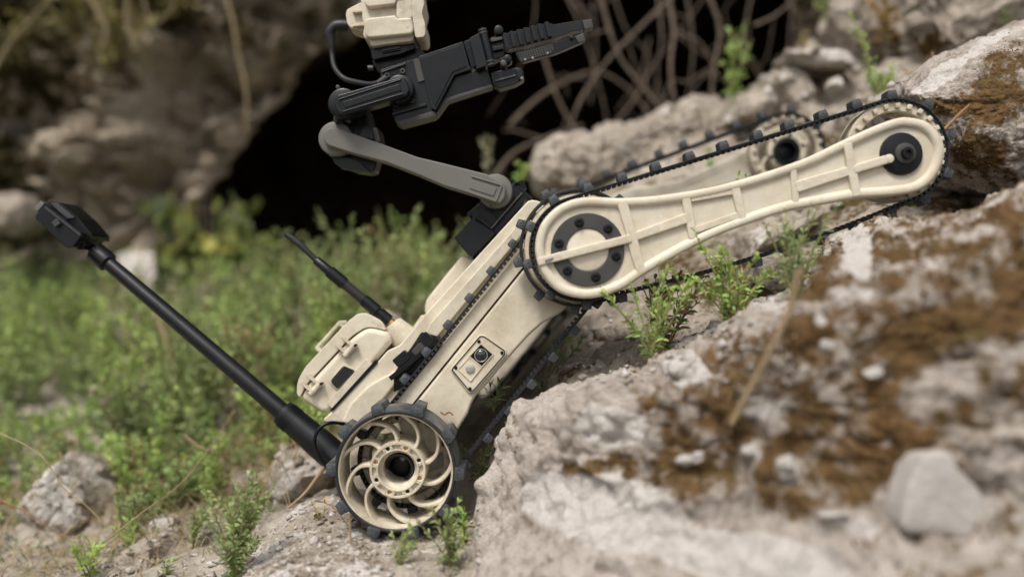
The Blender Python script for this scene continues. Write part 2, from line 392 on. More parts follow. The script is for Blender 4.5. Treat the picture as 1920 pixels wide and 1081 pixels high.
# ---------------------------------------------------------------- rocks
def rock(label, outline, y, front, back, m=ROCK, n=140, rings=44, amp=.05, kexp=2.6, moss=.25, pale=.2, yfun=None, name='rock', cat='rock', mossf=None, palef=None, seed=None, cellamp=.05, smooth=3, cfreq=1., facets=16, detail=0.):
    seed = seed if seed is not None else random.random() * 50
    O = np.array(smoothpoly(outline, 8) if smooth else outline); c = O.mean(0)
    O = O - c; ang = np.unwrap(np.arctan2(O[:, 1], O[:, 0]))
    seg = np.linalg.norm(np.diff(np.vstack([O, O[:1]]), axis=0), axis=1); s_ = np.concatenate([[0], np.cumsum(seg)]); tt = np.linspace(0, s_[-1], n, endpoint=False)
    OX = np.interp(tt, s_, np.append(O[:, 0], O[0, 0])); OY = np.interp(tt, s_, np.append(O[:, 1], O[0, 1]))
    th = np.linspace(-math.pi / 2, math.pi / 2, 2 * rings + 1)[1:-1]
    rr = np.cos(th) ** (2 / kexp); dp = np.sign(th) * np.abs(np.sin(th)) ** (2 / kexp)
    px = c[0] + rr[:, None] * OX; py = c[1] + rr[:, None] * OY
    yc = (yfun(px, py) if yfun else y + 0 * px)
    dep = np.where(dp < 0, dp * front, dp * back)[:, None] + 0 * px
    Yv = yc + dep
    kk = S * (1 + yc); 
    kk = np.where(dep < 0, S * (1 + Yv), kk)       # front follows sight lines, back goes straight
    Pm = np.stack([(px - VX) * kk, Yv, (VY - py) * kk], -1).reshape(-1, 3)
    ppx = px.ravel(); ppy = py.ravel()
    nr_ = len(th); ii = np.arange(nr_ * n).reshape(nr_, n); j = np.roll(ii, -1, 1)
    Qm = np.stack([ii[:-1], ii[1:], j[1:], j[:-1]], -1).reshape(-1, 4)
    # poles
    p0 = Pm[:n].mean(0); p1 = Pm[-n:].mean(0); Pm = np.vstack([Pm, p0, p1]); N0 = nr_ * n
    ar = np.arange(n); T = np.concatenate([np.stack([np.full(n, N0), ar, (ar + 1) % n], 1), np.stack([np.full(n, N0 + 1), N0 - n + (ar + 1) % n, N0 - n + ar], 1)])
    ppx = np.append(ppx, [ppx[:n].mean(), ppx[-n:].mean()]); ppy = np.append(ppy, [ppy[:n].mean(), ppy[-n:].mean()])
    me = npmesh('rock', Pm, Qm, None, T)
    nrm = np.empty(len(Pm) * 3, np.float32); me.vertices.foreach_get('normal', nrm); nrm = nrm.reshape(-1, 3)
    size = math.sqrt((Pm[:, 0].max() - Pm[:, 0].min()) * (Pm[:, 2].max() - Pm[:, 2].min()))
    f = 1 / size * cfreq
    D = fbm(Pm, 2.2 * f, 6, .52, seed) * amp * size + ridged(Pm, 5 * f, 4, seed + 1) * amp * .3 * size
    d1, d2, idv = cells(Pm + .02 * size * fbm(Pm, 6 * f, 3)[:, None], 3.2 * f, seed); D += (idv - .5) * cellamp * size * sstep(.0, .18, d2 - d1)
    d1, d2, idv = cells(Pm, 11 * f, seed + 3); D += (idv - .5) * cellamp * .14 * size * sstep(.0, .25, d2 - d1) - ridged(Pm, 13 * f, 4, seed + 8) * amp * .16 * size
    if detail: D += detail * fbm(Pm, 34, 5, .55, seed + 20) + detail * .8 * ridged(Pm, 60, 3, seed + 21)
    if facets:
        rg_ = np.random.default_rng(int(seed * 97) + 5); c3 = Pm.mean(0)
        for _ in range(facets):
            nv = rg_.normal(size=3); nv /= np.linalg.norm(nv); h_ = (Pm - c3) @ nv; q_ = np.quantile(h_, rg_.uniform(.80, .95)); Pm = Pm - nv * (np.clip(h_ - q_, 0, None) * .8)[:, None]
    Pm = Pm + nrm * D[:, None]
    mo = np.clip(moss + .6 * fbm(Pm, 2.5 * f, 4, .55, seed + 4) + .25 * nrm[:, 2], 0, 1)
    pa = np.clip(pale + .45 * fbm(Pm, 3 * f, 4, .5, seed + 6), 0, 1)
    if mossf: mo = mossf(ppx, ppy, mo)
    if palef: pa = palef(ppx, ppy, pa)
    mo = np.clip(mo - 1.2 * np.clip(pa - .55, 0, 1), 0, 1)
    bpy.data.meshes.remove(me); me = npmesh('rock', Pm, Qm, np.stack([mo, pa, mo * 0], 1), T)
    o = link(name, me, m, None, None); me.shade_smooth(); return tag(o, label, cat)

# big foreground boulder
def fy(px, py): return -.01 - .07 * sstep(1050, 1500, px) - .07 * sstep(1500, 1950, px) - .07 * sstep(900, 1200, py)
def blobs(px, py, L):
    v = np.zeros(px.shape)
    for cx, cy, rx, ry, rot, s in L:
        c, s2 = math.cos(R(rot)), math.sin(R(rot)); dx, dy = px - cx, py - cy
        u_, v_ = (dx * c + dy * s2) / rx, (-dx * s2 + dy * c) / ry
        v = np.maximum(v, s * (1 - sstep(.6, 1.15, np.sqrt(u_ * u_ + v_ * v_))))
    return v
PAL = [(1140, 800, 70, 45, 0, 1), (1285, 690, 48, 28, 0, 1), (1600, 460, 32, 55, 15, 1), (1615, 500, 26, 40, -10, 1), (1150, 960, 160, 85, 12, .85), (1400, 1040, 240, 60, 8, .8), (1010, 930, 60, 60, 0, .75), (1440, 565, 90, 20, 25, .6), (1600, 560, 60, 18, -10, .6), (1430, 770, 90, 22, 0, .6), (1650, 830, 80, 16, 12, .55), (1290, 860, 30, 18, 0, .8), (1480, 880, 26, 30, 0, .7), (1410, 850, 22, 20, 0, .7), (1550, 645, 18, 14, 0, .8), (1540, 610, 14, 12, 0, .8), (1600, 985, 60, 14, 5, .8), (1500, 765, 50, 20, 0, .6)]
MOS = [(1200, 880, 180, 42, 6, .8), (1330, 770, 110, 50, 20, .75), (1500, 690, 190, 90, -10, .78), (1650, 620, 160, 120, 0, .75), (1450, 820, 160, 50, 0, .75), (1700, 450, 90, 70, 0, .85), (1800, 420, 130, 60, 0, .75), (1520, 470, 40, 60, 0, .75), (1500, 960, 260, 25, 8, .62), (1800, 700, 120, 100, 0, .6), (1890, 1050, 70, 60, 0, .6), (1600, 900, 90, 40, 0, .45), (1440, 640, 90, 60, 0, .7), (1230, 720, 50, 30, 0, .6), (900, 950, 22, 90, 8, .55)]
MREG = [(1150,735),(1230,700),(1290,668),(1360,622),(1440,585),(1500,540),(1520,470),(1580,415),(1700,385),(1960,330),(2300,330),(2300,560),(1960,600),(1760,650),(1680,740),(1720,830),(1640,960),(1500,985),(1400,955),(1150,925),(1020,900),(1040,850),(1200,842),(1230,780),(1160,770)]
FREG = [(850,1300),(905,950),(960,880),(1100,915),(1250,950),(1450,990),(1600,1010),(1700,1300)]
rock('huge pale boulder with brown moss filling the bottom right foreground', [(835,1230),(866,1050),(884,950),(903,868),(925,802),(958,762),(1010,735),(1090,712),(1170,700),(1230,668),(1290,640),(1350,612),(1392,570),(1440,548),(1500,528),(1530,484),(1580,444),(1650,412),(1740,392),(1850,364),(1960,335),(2250,300),(2700,700),(2500,1400),(1900,1700),(1200,1650)],
     0, .24, .14, ROCKF, n=640, rings=160, amp=.018, kexp=2.3, detail=.008, yfun=fy, name='boulder', cat='boulder', cellamp=.022, cfreq=2.2, seed=3, facets=0,
     mossf=lambda x, y, m: np.clip(.27 + .37 * sstep(-25, 30, sdist(x, y, MREG)) + .24 * sstep(1600, 1800, x) * sstep(540, 600, y) + (m - .35) * .28, 0, 1) - .5 * sstep(-20, 20, sdist(x, y, FREG)), palef=lambda x, y, p: np.maximum(p * .8, blobs(x, y, PAL)))
def tmp_hit(px, py):
    o = [q for q in bpy.data.objects if q.get('label', '').startswith('huge pale')][0]; o.data.calc_loop_triangles(); m_ = o.data
    bpy.context.view_layer.update(); d = (U(px, py, 0) - Vector((0, -1, 0))).normalized(); return o.ray_cast(Vector((0, -1, 0)), d)[1]
WSY = tmp_hit(1765, 925).y - .012
CHP = [(1285, 690, 42, 26, 'white chip of stone lying on the left shoulder of the foreground boulder'), (1545, 645, 15, 12, 'small round white pebble on the upper mossy part of the foreground boulder'), (1290, 862, 26, 15, 'pale pebble in the lower left moss of the foreground boulder'), (1478, 872, 24, 24, 'white speckled pebble in the middle of the lower moss'), (1408, 845, 18, 14, 'little pale pebble left of the speckled one in the lower moss'), (1565, 968, 34, 13, 'flat white chip at the lower edge of the moss'), (1640, 700, 22, 14, 'grey pebble at the right of the mossy patch')]
for cx_, cy_, rx_, ry_, lb_ in CHP:
    h_ = tmp_hit(cx_, cy_); rock(lb_, [(cx_ + rx_ * math.cos(t) * random.uniform(.75, 1.1), cy_ + ry_ * math.sin(t) * random.uniform(.75, 1.1)) for t in np.linspace(0, 2 * math.pi, 8)[:-1]], h_.y + .004, .011, .03, ROCKF, n=40, rings=12, moss=-.6, pale=.9, cellamp=.02, name='stone_chip', cat='stone', facets=6)
S1, S0 = tmp_hit(1372, 795).y - .004, tmp_hit(1500, 600).y - .04
rock('smooth white wedge-shaped stone set in the foreground boulder, lower right', [(1688,985),(1718,868),(1745,850),(1790,855),(1835,920),(1860,960),(1840,1005),(1760,1000)], WSY, .006, .05, ROCKF, n=80, rings=24, amp=.012, moss=-.8, pale=1.2, cellamp=.01, facets=0, kexp=4, name='white_stone', cat='stone')
# right hand slope
rock('long weathered pale rock ledge on the slope behind the gripper', [(1005,350),(1000,300),(1015,268),(1070,258),(1130,243),(1190,228),(1250,208),(1310,203),(1345,225),(1330,265),(1270,300),(1200,330),(1120,352),(1060,372)], .85, .10, .3, n=220, rings=60, amp=.05, moss=.02, pale=.3, cellamp=.07, cfreq=1.6, kexp=3, facets=0, detail=.006)
rock('rounded grey stone at the back of the slope left of the flat slab', [(1440,180),(1450,150),(1480,128),(1530,130),(1570,160),(1560,200),(1500,215),(1450,205)], .8, .1, .2, moss=.1, pale=.3)
rock('flat pinkish slab stone at the top of the slope', [(1470,118),(1480,97),(1530,90),(1600,84),(1640,98),(1630,118),(1560,128),(1500,130)], .78, .1, .2, moss=0., pale=.6, kexp=3.5)
rock('small white angular stone below the flat slab', [(1550,160),(1582,134),(1598,150),(1590,166),(1562,170)], .62, .03, .05, n=50, rings=14, moss=-.3, pale=.95)
rock('broken rubble stone in the middle of the slope above the far track', [(1330,215),(1370,190),(1430,170),(1470,190),(1480,225),(1420,240),(1350,240)], .72, .08, .2, moss=.15, pale=.3, amp=.08)
rock('pale stone tucked behind the far track wheel', [(1560,225),(1600,190),(1660,180),(1690,205),(1660,240),(1600,250)], .55, .06, .15, moss=.05, pale=.4, amp=.08)
rock('tall beige rock face rising at the top right corner', [(1590,90),(1600,20),(1640,-60),(1800,-160),(2050,-150),(2150,60),(2000,120),(1860,150),(1700,175),(1620,150)], .75, .16, .5, n=300, rings=90, amp=.04, moss=.22, pale=.15, cellamp=.05, cfreq=2.6)
rock('large rock covered in dark brown moss at the right edge', [(1690,185),(1712,148),(1775,108),(1850,66),(1920,38),(2060,-10),(2250,100),(2200,330),(1980,380),(1850,360),(1780,330),(1735,260)], .12, .14, .3, ROCKF, n=420, rings=120, amp=.025, kexp=2.8, name='mossy_rock', cellamp=.03, cfreq=2., facets=0, detail=.004,
     mossf=lambda x, y, m: np.clip(m * .4 + .22 + blobs(x, y, [(1860, 180, 90, 60, -25, .35), (1760, 195, 60, 26, -20, .3), (1890, 110, 70, 40, -30, .35), (1830, 290, 60, 50, 0, .3)]), 0, 1), palef=lambda x, y, p: np.maximum(p * .6, blobs(x, y, [(1760, 140, 75, 13, -32, .95), (1850, 80, 60, 9, -32, .9)])))
rock('grey speckled stone just right of the flipper tip', [(1786,318),(1790,270),(1812,232),(1850,210),(1905,215),(1935,260),(1960,340),(1880,370),(1800,360)], .06, .05, .12, ROCK, n=240, rings=70, moss=.0, pale=.35, amp=.05, cellamp=.06)
rock('low mossy brown rock hump between the robot belly and the boulder', [(1000,735),(1020,700),(1060,678),(1120,672),(1190,680),(1215,705),(1180,740),(1080,760)], .07, .05, .1, ROCKF, n=200, rings=60, moss=.55, pale=.2, amp=.05)
rock('small grey rock under the middle of the flipper track', [(1415,500),(1430,475),(1470,470),(1500,490),(1490,540),(1440,555),(1410,535)], .06, .04, .08, n=120, rings=36, moss=-.05, pale=.2)
rock('dirt caked rock below the flipper drum', [(1100,650),(1120,615),(1190,590),(1250,600),(1270,640),(1200,680),(1130,685)], .17, .05, .1, ROCK, n=200, rings=60, moss=.12, pale=.15, amp=.07)
rock('pale rock pinned under the flipper arm middle', [(1300,470),(1340,440),(1420,425),(1480,420),(1560,405),(1590,430),(1520,470),(1440,475),(1350,500)], .22, .06, .15, n=240, rings=60, moss=.0, pale=.35, amp=.06)
rock('pale bluish stone slab at the left edge of the cave mouth behind the pole', [(222,480),(250,462),(288,478),(296,560),(290,625),(255,610),(238,560)], 1.85, .06, .12, n=90, rings=26, moss=-.5, pale=.7, facets=8)
rock('light patch of bare stone low on the cliff at the far left', [(-40,360),(10,345),(45,365),(60,410),(40,440),(-30,440)], 1.78, .08, .2, n=90, rings=26, moss=-.2, pale=.1, facets=8)
# left
rock('large rounded grey boulder in the grass at the lower left edge', [(12,960),(30,900),(70,865),(120,856),(165,880),(190,940),(180,1010),(120,1050),(30,1030)], .36, .09, .14, n=240, rings=70, moss=-.2, pale=.5, amp=.05, name='boulder', cat='boulder')
rock('grey rock half buried left of the rear wheel', [(470,905),(490,870),(530,848),(580,838),(625,862),(640,900),(590,935),(520,945)], .27, .08, .16, n=240, rings=60, moss=-.1, pale=.42, amp=.06)
rock('pale jagged stone at the bottom left', [(190,1085),(215,1045),(250,1022),(295,1012),(330,1040),(335,1085),(270,1110)], .12, .05, .1, n=160, rings=44, moss=-.2, pale=.35, amp=.06)
rock('small upright white stone behind the little succulent', [(272,1010),(282,975),(305,955),(325,970),(322,1005),(300,1020)], .2, .03, .05, n=100, rings=30, moss=-.3, pale=.55)
rock('flat pale stone behind the bottom left plants', [(330,1030),(350,1000),(400,985),(430,1000),(430,1040),(380,1060)], .15, .04, .08, n=120, rings=36, moss=-.3, pale=.4)
rock('tiny white stone at the bottom left corner', [(112,1062),(125,1045),(142,1052),(146,1075),(125,1082)], .2, .02, .03, n=40, rings=12, moss=-.4, pale=.9)
rock('dusty slab of rock under the rear wheel', [(440,1120),(470,1050),(510,990),(570,945),(640,925),(760,960),(850,1000),(890,1080),(850,1200),(600,1220)], -.03, .09, .14, SOIL, n=420, rings=110, moss=-.15, pale=.42, amp=.02, cellamp=.02, cfreq=2, detail=.004, yfun=lambda x, y: .10 - .16 * sstep(930, 1100, y), name='rock_slab', facets=0)

# loose pebbles
def ico():
    bm = bmesh.new(); bmesh.ops.create_icosphere(bm, subdivisions=1, radius=1); V = np.array([v.co[:] for v in bm.verts]); F = np.array([[v.index for v in f.verts] for f in bm.faces]); bm.free(); return V, F
IV, IF = ico()
dg = bpy.context.evaluated_depsgraph_get()
from mathutils.bvhtree import BVHTree
def bvh_all():
    Vs, Fs = [], []
    off = 0
    for o in bpy.data.objects:
        if o.type == 'MESH' and (o.get('kind') == 'structure' and o.name == 'ground' or o.get('category') in ('rock', 'boulder', 'stone')):
            m_ = o.data; v = np.empty(len(m_.vertices) * 3, np.float32); m_.vertices.foreach_get('co', v); v = v.reshape(-1, 3)
            m_.calc_loop_triangles(); f = np.empty(len(m_.loop_triangles) * 3, np.int32); m_.loop_triangles.foreach_get('vertices', f)
            Vs.append(v); Fs.append(f.reshape(-1, 3) + off); off += len(v)
    return BVHTree.FromPolygons(np.vstack(Vs).tolist(), np.vstack(Fs).tolist())
BV = bvh_all()
def hit(px, py):
    d = U(px, py, 0) - Vector((0, -1, 0)); d.normalize(); return BV.ray_cast(Vector((0, -1, 0)), d)[0]
def drop(x, y):
    r = BV.ray_cast(Vector((x, y, 2)), Vector((0, 0, -1)))[0]; return r
pv, pf, pa = [], [], []; off = 0
for reg, cnt, sz in (((440, 950, 900, 1090), 420, (.0012, .0045)), ((180, 930, 480, 1090), 130, (.002, .007)), ((1080, 560, 1500, 720), 260, (.0015, .005)), ((1150, 60, 1700, 400), 380, (.003, .012)), ((0, 700, 600, 950), 160, (.003, .01))):
    for _ in range(cnt):
        p = hit(random.uniform(reg[0], reg[2]), random.uniform(reg[1], reg[3]))
        if p is None or p.y > 1.6: continue
        r = sz[0] + (sz[1] - sz[0]) * random.random() ** 2.5
        v = IV * (1 + .35 * rng.normal(size=(len(IV), 1))).clip(.5, 1.5) * np.array([random.uniform(.7, 1.4), random.uniform(.7, 1.4), random.uniform(.5, .9)]) * r
        pv.append(v + np.array(p) + [0, 0, r * .25]); pf.append(IF + off); off += len(IV)
        pa.append(np.tile([[0, random.uniform(.1, .9), 0]], (len(IV), 1)))
o = link('pebbles', npmesh('pebbles', np.vstack(pv), None, np.vstack(pa), np.vstack(pf)), ROCK, None, None)
tag(o, 'loose gravel and crumbs of stone scattered over the dusty slope', 'gravel', None, 'stuff')

# ---------------------------------------------------------------- plants
PALS = {
 'green': [(0.197, 0.288, 0.108), (0.267, 0.360, 0.145), (0.351, 0.417, 0.156)],
 'fresh': [(0.238, 0.389, 0.103), (0.323, 0.475, 0.133), (0.407, 0.504, 0.145)],
 'olive': [(0.183, 0.159, 0.057), (0.268, 0.224, 0.081), (0.122, 0.106, 0.040), (0.244, 0.236, 0.081)],
 'pale': [(.30, .30, .20), (.36, .34, .22)],
 'dull': [(0.140, 0.216, 0.085), (0.197, 0.273, 0.108), (0.253, 0.303, 0.108)],
 'autumn': [(.20, .24, .09), (.32, .29, .11), (.36, .25, .12), (.30, .19, .12)],
 'dry': [(.34, .22, .08), (.42, .31, .14), (.30, .18, .07)],
 'red': [(.13, .20, .07), (.30, .11, .07), (.15, .22, .07), (.12, .19, .06)]}
def leaf_set(base, d, L, W, col, droop=.25, rg=None):
    """base,d: (n,3); L,W: (n,)"""
    col = col * np.array([1.0, .95, .97])
    n = len(base); d = d / np.linalg.norm(d, axis=1, keepdims=True)
    ref = rng.normal(size=(n, 3)); s = np.cross(d, ref); s /= np.linalg.norm(s, axis=1, keepdims=True); up = np.cross(s, d)
    L = L[:, None]; W = W[:, None]
    p0 = base; m1 = base + d * L * .38 + up * L * .05; tip = base + d * L - np.array([0, 0, 1]) * L * droop
    m2 = base + d * L * .72 - np.array([0, 0, 1]) * L * droop * .45 + up * L * .05
    V = np.stack([p0, m1 + s * W * .5, m1 - s * W * .5, m2 + s * W * .42, m2 - s * W * .42, tip], 1).reshape(-1, 3)
    b = np.arange(n)[:, None] * 6
    Q_ = np.concatenate([b + np.array([[1, 2, 4, 3]])]); T_ = np.concatenate([b + np.array([[0, 2, 1]]), b + np.array([[3, 4, 5]])])
    return V, Q_, T_, np.repeat(col, 6, 0)
def stem_plant(root, h, nst, spread, leafL, leafW, dens, pal, lean=(0, 0), curl=.25, bushy=.5, ragged=.3):
    """returns leaf arrays and stem polylines"""
    LB, LD, LL, LW, LC, stems = [], [], [], [], [], []
    pc = np.array(PALS[pal])
    for s in range(nst):
        az = random.random() * 2 * math.pi; tilt = spread * (.15 + random.random()); hh = h * (1 - ragged * random.random())
        d0 = Vector((math.cos(az) * tilt + lean[0], math.sin(az) * tilt + lean[1], 1)).normalized()
        pts = [Vector(root)]; p = Vector(root); d = d0.copy(); nseg = 9
        bend = Vector((random.uniform(-1, 1), random.uniform(-1, 1), random.uniform(0, .6))) * curl
        for k in range(nseg):
            d = (d + bend * .22 + Vector((random.uniform(-1, 1), random.uniform(-1, 1), random.uniform(-.5, .5))) * .07).normalized(); p = p + d * hh / nseg; pts.append(p.copy())
        lines = [(pts, h * .012, 1.)]
        for q in range(int(4 * bushy * random.uniform(.6, 1.4))):
            k = random.randint(2, nseg - 1); b0 = pts[k]; dd_ = (d0 * .8 + Vector((random.uniform(-1, 1), random.uniform(-1, 1), random.uniform(0, .7)))).normalized(); l = hh * random.uniform(.15, .4)
            lines.append(([b0 + dd_ * l * t + Vector((0, 0, l * .15 * t * t)) for t in (0, .33, .66, 1)], h * .007, .8))
        for ln, r, f in lines:
            stems.append((ln, r)); A_ = np.array([v[:] for v in ln]); seg = np.linalg.norm(np.diff(A_, axis=0), axis=1); tot = seg.sum(); cs = np.concatenate([[0], np.cumsum(seg)])
            n = max(4, int(1.45 * dens * tot / leafL)); u_ = np.sort(rng.random(n) ** .8) * tot
            B_ = np.stack([np.interp(u_, cs, A_[:, k]) for k in range(3)], 1); dirn = A_[-1] - A_[0]; dirn = dirn / np.linalg.norm(dirn)
            ph = np.arange(n) * 2.4 + random.random() * 6; e1 = np.cross(dirn, [0.3, .9, .1]); e1 /= np.linalg.norm(e1); e2 = np.cross(dirn, e1)
            rad = np.cos(ph)[:, None] * e1 + np.sin(ph)[:, None] * e2; tfrac = (u_ / tot)[:, None]
            D_ = rad * (1.05 - .6 * tfrac) + dirn * (.45 + .7 * tfrac) + rng.normal(size=(n, 3)) * .18
            LB.append(B_); LD.append(D_); LL.append(leafL * f * (.55 + .6 * rng.random(n)) * (1 - .35 * tfrac[:, 0])); LW.append(leafW * .66 * f * (.7 + .5 * rng.random(n)))
            base = pc[rng.integers(0, len(pc))] * .5 + pc[rng.integers(0, len(pc), n)] * .5
            LC.append(base * (.75 + .5 * rng.random((n, 1))) * (.85 + .35 * tfrac))
    return leaf_set(np.vstack(LB), np.vstack(LD), np.concatenate(LL), np.concatenate(LW), np.vstack(LC)), stems
def stems_obj(name, stems, m, parent, n=5):
    bm = bmesh.new()
    for ln, r in stems: tube_bm(bm, ln, [r * (1 - .6 * i / (len(ln) - 1)) for i in range(len(ln))], n, caps=False)
    return fin(name, bm, m, parent, 60)
def plant(label, px, py, h_px, y=None, nst=4, spread=.35, leaf=(.011, .0035), dens=3.2, pal='green', name='herb', cat='plant', lean=(0, 0), curl=.25, bushy=.5, group=None, stemm=STEM):
    p = None
    if y is None:
        p = hit(px, py)
        if p is None: p = U(px, py, .1)
    else:
        p = U(px, py, y); q = drop(p.x, p.y)
        if q is not None and abs(q.z - p.z) < .06: p = q
    h = h_px * S * (1 + p.y); root = empty(name, p); tag(root, label, cat, group)
    (V, Q_, T_, C_), st = stem_plant(p - Vector((0, 0, .004)), h, nst, spread, leaf[0], leaf[1], dens, pal, lean, curl, bushy)
    o = link('foliage', npmesh('foliage', V, Q_, C_, T_), LEAF, root, None); o['kind'] = 'stuff'
    stems_obj('stem', st, stemm, root)
    return root
SUC = (.011, .0030)
plant('small upright green succulent between pale stones, bottom left', 362, 1028, 85, nst=4, spread=.25, leaf=(.013, .0036), dens=6, pal='green', bushy=.6)
plant('tall leafy green plant at the bottom, left of the rear wheel', 440, 1090, 190, nst=9, spread=.12, leaf=(.014, .0048), dens=6, pal='green', bushy=1.4)
plant('dark green sprig at the bottom edge below the tall leafy plant', 470, 1100, 70, y=.0, nst=5, spread=.35, leaf=(.012, .0034), dens=5, pal='dull')
plant('broad leaved green plant at the bottom left corner', 165, 1085, 90, nst=6, spread=.45, leaf=(.018, .007), dens=3, pal='fresh')
plant('little green sprout under the small succulent', 310, 1085, 55, nst=3, spread=.3, leaf=(.012, .0034), dens=5, pal='green')
plant('yellow green weed clinging to the right side of the rear wheel', 872, 925, 75, y=-.07, nst=4, spread=.25, leaf=(.020, .006), dens=3.2, pal='fresh', bushy=.4)
plant('blurred green weed in front of the rear wheel lower right', 845, 1085, 150, y=-.12, nst=6, spread=.28, leaf=(.014, .0045), dens=4, pal='green', bushy=.8)
plant('soft green tuft at the bottom edge below the rear wheel', 748, 1085, 80, y=-.12, nst=5, spread=.4, leaf=(.012, .003), dens=6, pal='green', bushy=.8)
plant('narrow leaved plant sticking up under the side camera', 925, 765, 70, y=.05, nst=5, spread=.5, leaf=(.024, .0035), dens=3, pal='green', bushy=.2)
plant('dark leafy weed under the robot belly next to the lower track', 900, 830, 90, y=.06, nst=6, spread=.45, leaf=(.016, .004), dens=4, pal='dull')
plant('long leaved stalk growing up through the lower track near the drum', 1012, 735, 150, y=.09, nst=3, spread=.2, leaf=(.024, .008), dens=2.2, pal='dull', lean=(.35, 0), bushy=.2)
plant('dense green and red weed right of the flipper drum', 1245, 665, 190, y=.0, nst=11, spread=.65, leaf=(.019, .0060), dens=2.7, pal='red', bushy=.6, curl=.7)
plant('pale blurred green bush in front of the drum weed', 1222, 720, 175, y=-.09, nst=11, spread=.5, leaf=(.016, .0045), dens=3.2, pal='fresh', bushy=.7, curl=.6)
plant('reddish seed stalks at the foot of the drum weed', 1225, 730, 75, y=-.03, nst=6, spread=.5, leaf=(.010, .003), dens=4, pal='autumn')
plant('bushy yellow green weed beneath the flipper track', 1375, 650, 165, y=-.09, nst=12, spread=.55, leaf=(.016, .0055), dens=3, pal='fresh', bushy=.7, curl=.6)
plant('weed with red tipped leaves behind the flipper track', 1390, 520, 105, y=.08, nst=6, spread=.45, leaf=(.020, .007), dens=2.6, pal='autumn', bushy=.5)
plant('soft green plant in front of the flipper track chain', 1492, 600, 175, y=-.15, nst=8, spread=.22, leaf=(.014, .004), dens=3.4, pal='green', bushy=.9)
plant('tiny bright sprig behind the middle of the flipper arm', 1388, 352, 36, y=.05, nst=3, spread=.45, leaf=(.011, .003), dens=4, pal='fresh', bushy=.1)
plant('tall blurred green and orange weed in the middle of the slope', 1372, 205, 155, y=.75, nst=4, spread=.14, leaf=(.030, .008), dens=3.6, pal='fresh', bushy=.9)
plant('thin tall green stalk near the top right', 1640, 165, 165, y=.42, nst=2, spread=.12, leaf=(.014, .0045), dens=3, pal='fresh', lean=(-.25, 0), bushy=.5)
plant('round green bush behind the flipper tip', 1662, 175, 85, y=.36, nst=9, spread=.5, leaf=(.012, .0045), dens=4, pal='fresh', bushy=.9)
plant('dried orange leafed weed at the top right', 1665, 75, 110, y=.62, nst=5, spread=.3, leaf=(.030, .014), dens=2, pal='dry', bushy=.6)
plant('sparse green sprigs in the top right corner', 1878, 50, 45, y=.6, nst=4, spread=.6, leaf=(.012, .004), dens=3, pal='green')
plant('rust coloured dry sprig beside the round bush', 1698, 175, 50, y=.33, nst=3, spread=.3, leaf=(.008, .004), dens=3, pal='dry')
plant('pale flowering stalk in the dark behind the grey arm link', 912, 345, 105, y=.9, nst=2, spread=.06, leaf=(.022, .009), dens=4, pal='pale', bushy=.4)
plant('pale green seedling at the left end of the rock ledge', 975, 345, 45, y=.7, nst=4, spread=.5, leaf=(.018, .009), dens=3, pal='fresh')
plant('green weed behind the far flipper track', 1335, 290, 60, y=.62, nst=4, spread=.25, leaf=(.016, .006), dens=3, pal='fresh')
plant('yellowish tuft at the cave edge beside the flat slab', 1510, 100, 45, y=.8, nst=4, spread=.4, leaf=(.014, .006), dens=3, pal='autumn')
plant('green weed in the cave shadow above the flat slab', 1550, 65, 55, y=.95, nst=4, spread=.4, leaf=(.02, .008), dens=3, pal='green')
plant('clover leaves caught under the flipper tip wheel', 1705, 380, 32, y=-.02, nst=7, spread=.9, leaf=(.013, .009), dens=2.4, pal='fresh', bushy=.2)
plant('dry brown twigged weed left of the rear wheel', 600, 1000, 60, y=.0, nst=3, spread=.7, leaf=(.010, .005), dens=1.4, pal='autumn', stemm=TWIG, bushy=.4)
for lb, px, py, h, y, pal, n_, lf in (
 ('tall pale green herb right behind the antenna tip', 590, 700, 235, .75, 'green', 5, (.026, .007)),
 ('highest pale green herb behind the black turret box', 760, 690, 335, .8, 'green', 6, (.026, .008)),
 ('leafy herb between the antenna and the turret', 690, 690, 260, .72, 'green', 6, (.026, .007)),
 ('orange tipped herb between the antenna and the turret', 728, 680, 265, .85, 'autumn', 3, (.024, .008)),
 ('green herb just left of the turret box', 840, 640, 230, .9, 'green', 5, (.024, .008)),
 ('spindly herb in front of the cave mouth', 520, 700, 260, .95, 'dull', 4, (.028, .007)),
 ('yellow green herb rising beside the antenna spring', 640, 710, 200, .55, 'fresh', 5, (.022, .006)),
 ('upright light green herb in the left part of the field', 205, 790, 165, .85, 'fresh', 4, (.028, .007)),
 ('thin yellowed herb behind the pole middle', 470, 760, 170, .6, 'autumn', 4, (.022, .006)),
 ('dense herb under the middle of the pole', 380, 790, 150, .75, 'green', 6, (.024, .007)),
 ('low herb with reddish leaves left of the pole socket', 500, 840, 85, .5, 'autumn', 6, (.018, .006)),
 ('dark green herb behind the lower left boulder', 235, 900, 130, .62, 'dull', 6, (.022, .007))):
    plant(lb, px, py, h, y=y, nst=n_, spread=.2, leaf=lf, dens=4.2, pal=pal, bushy=1.4)
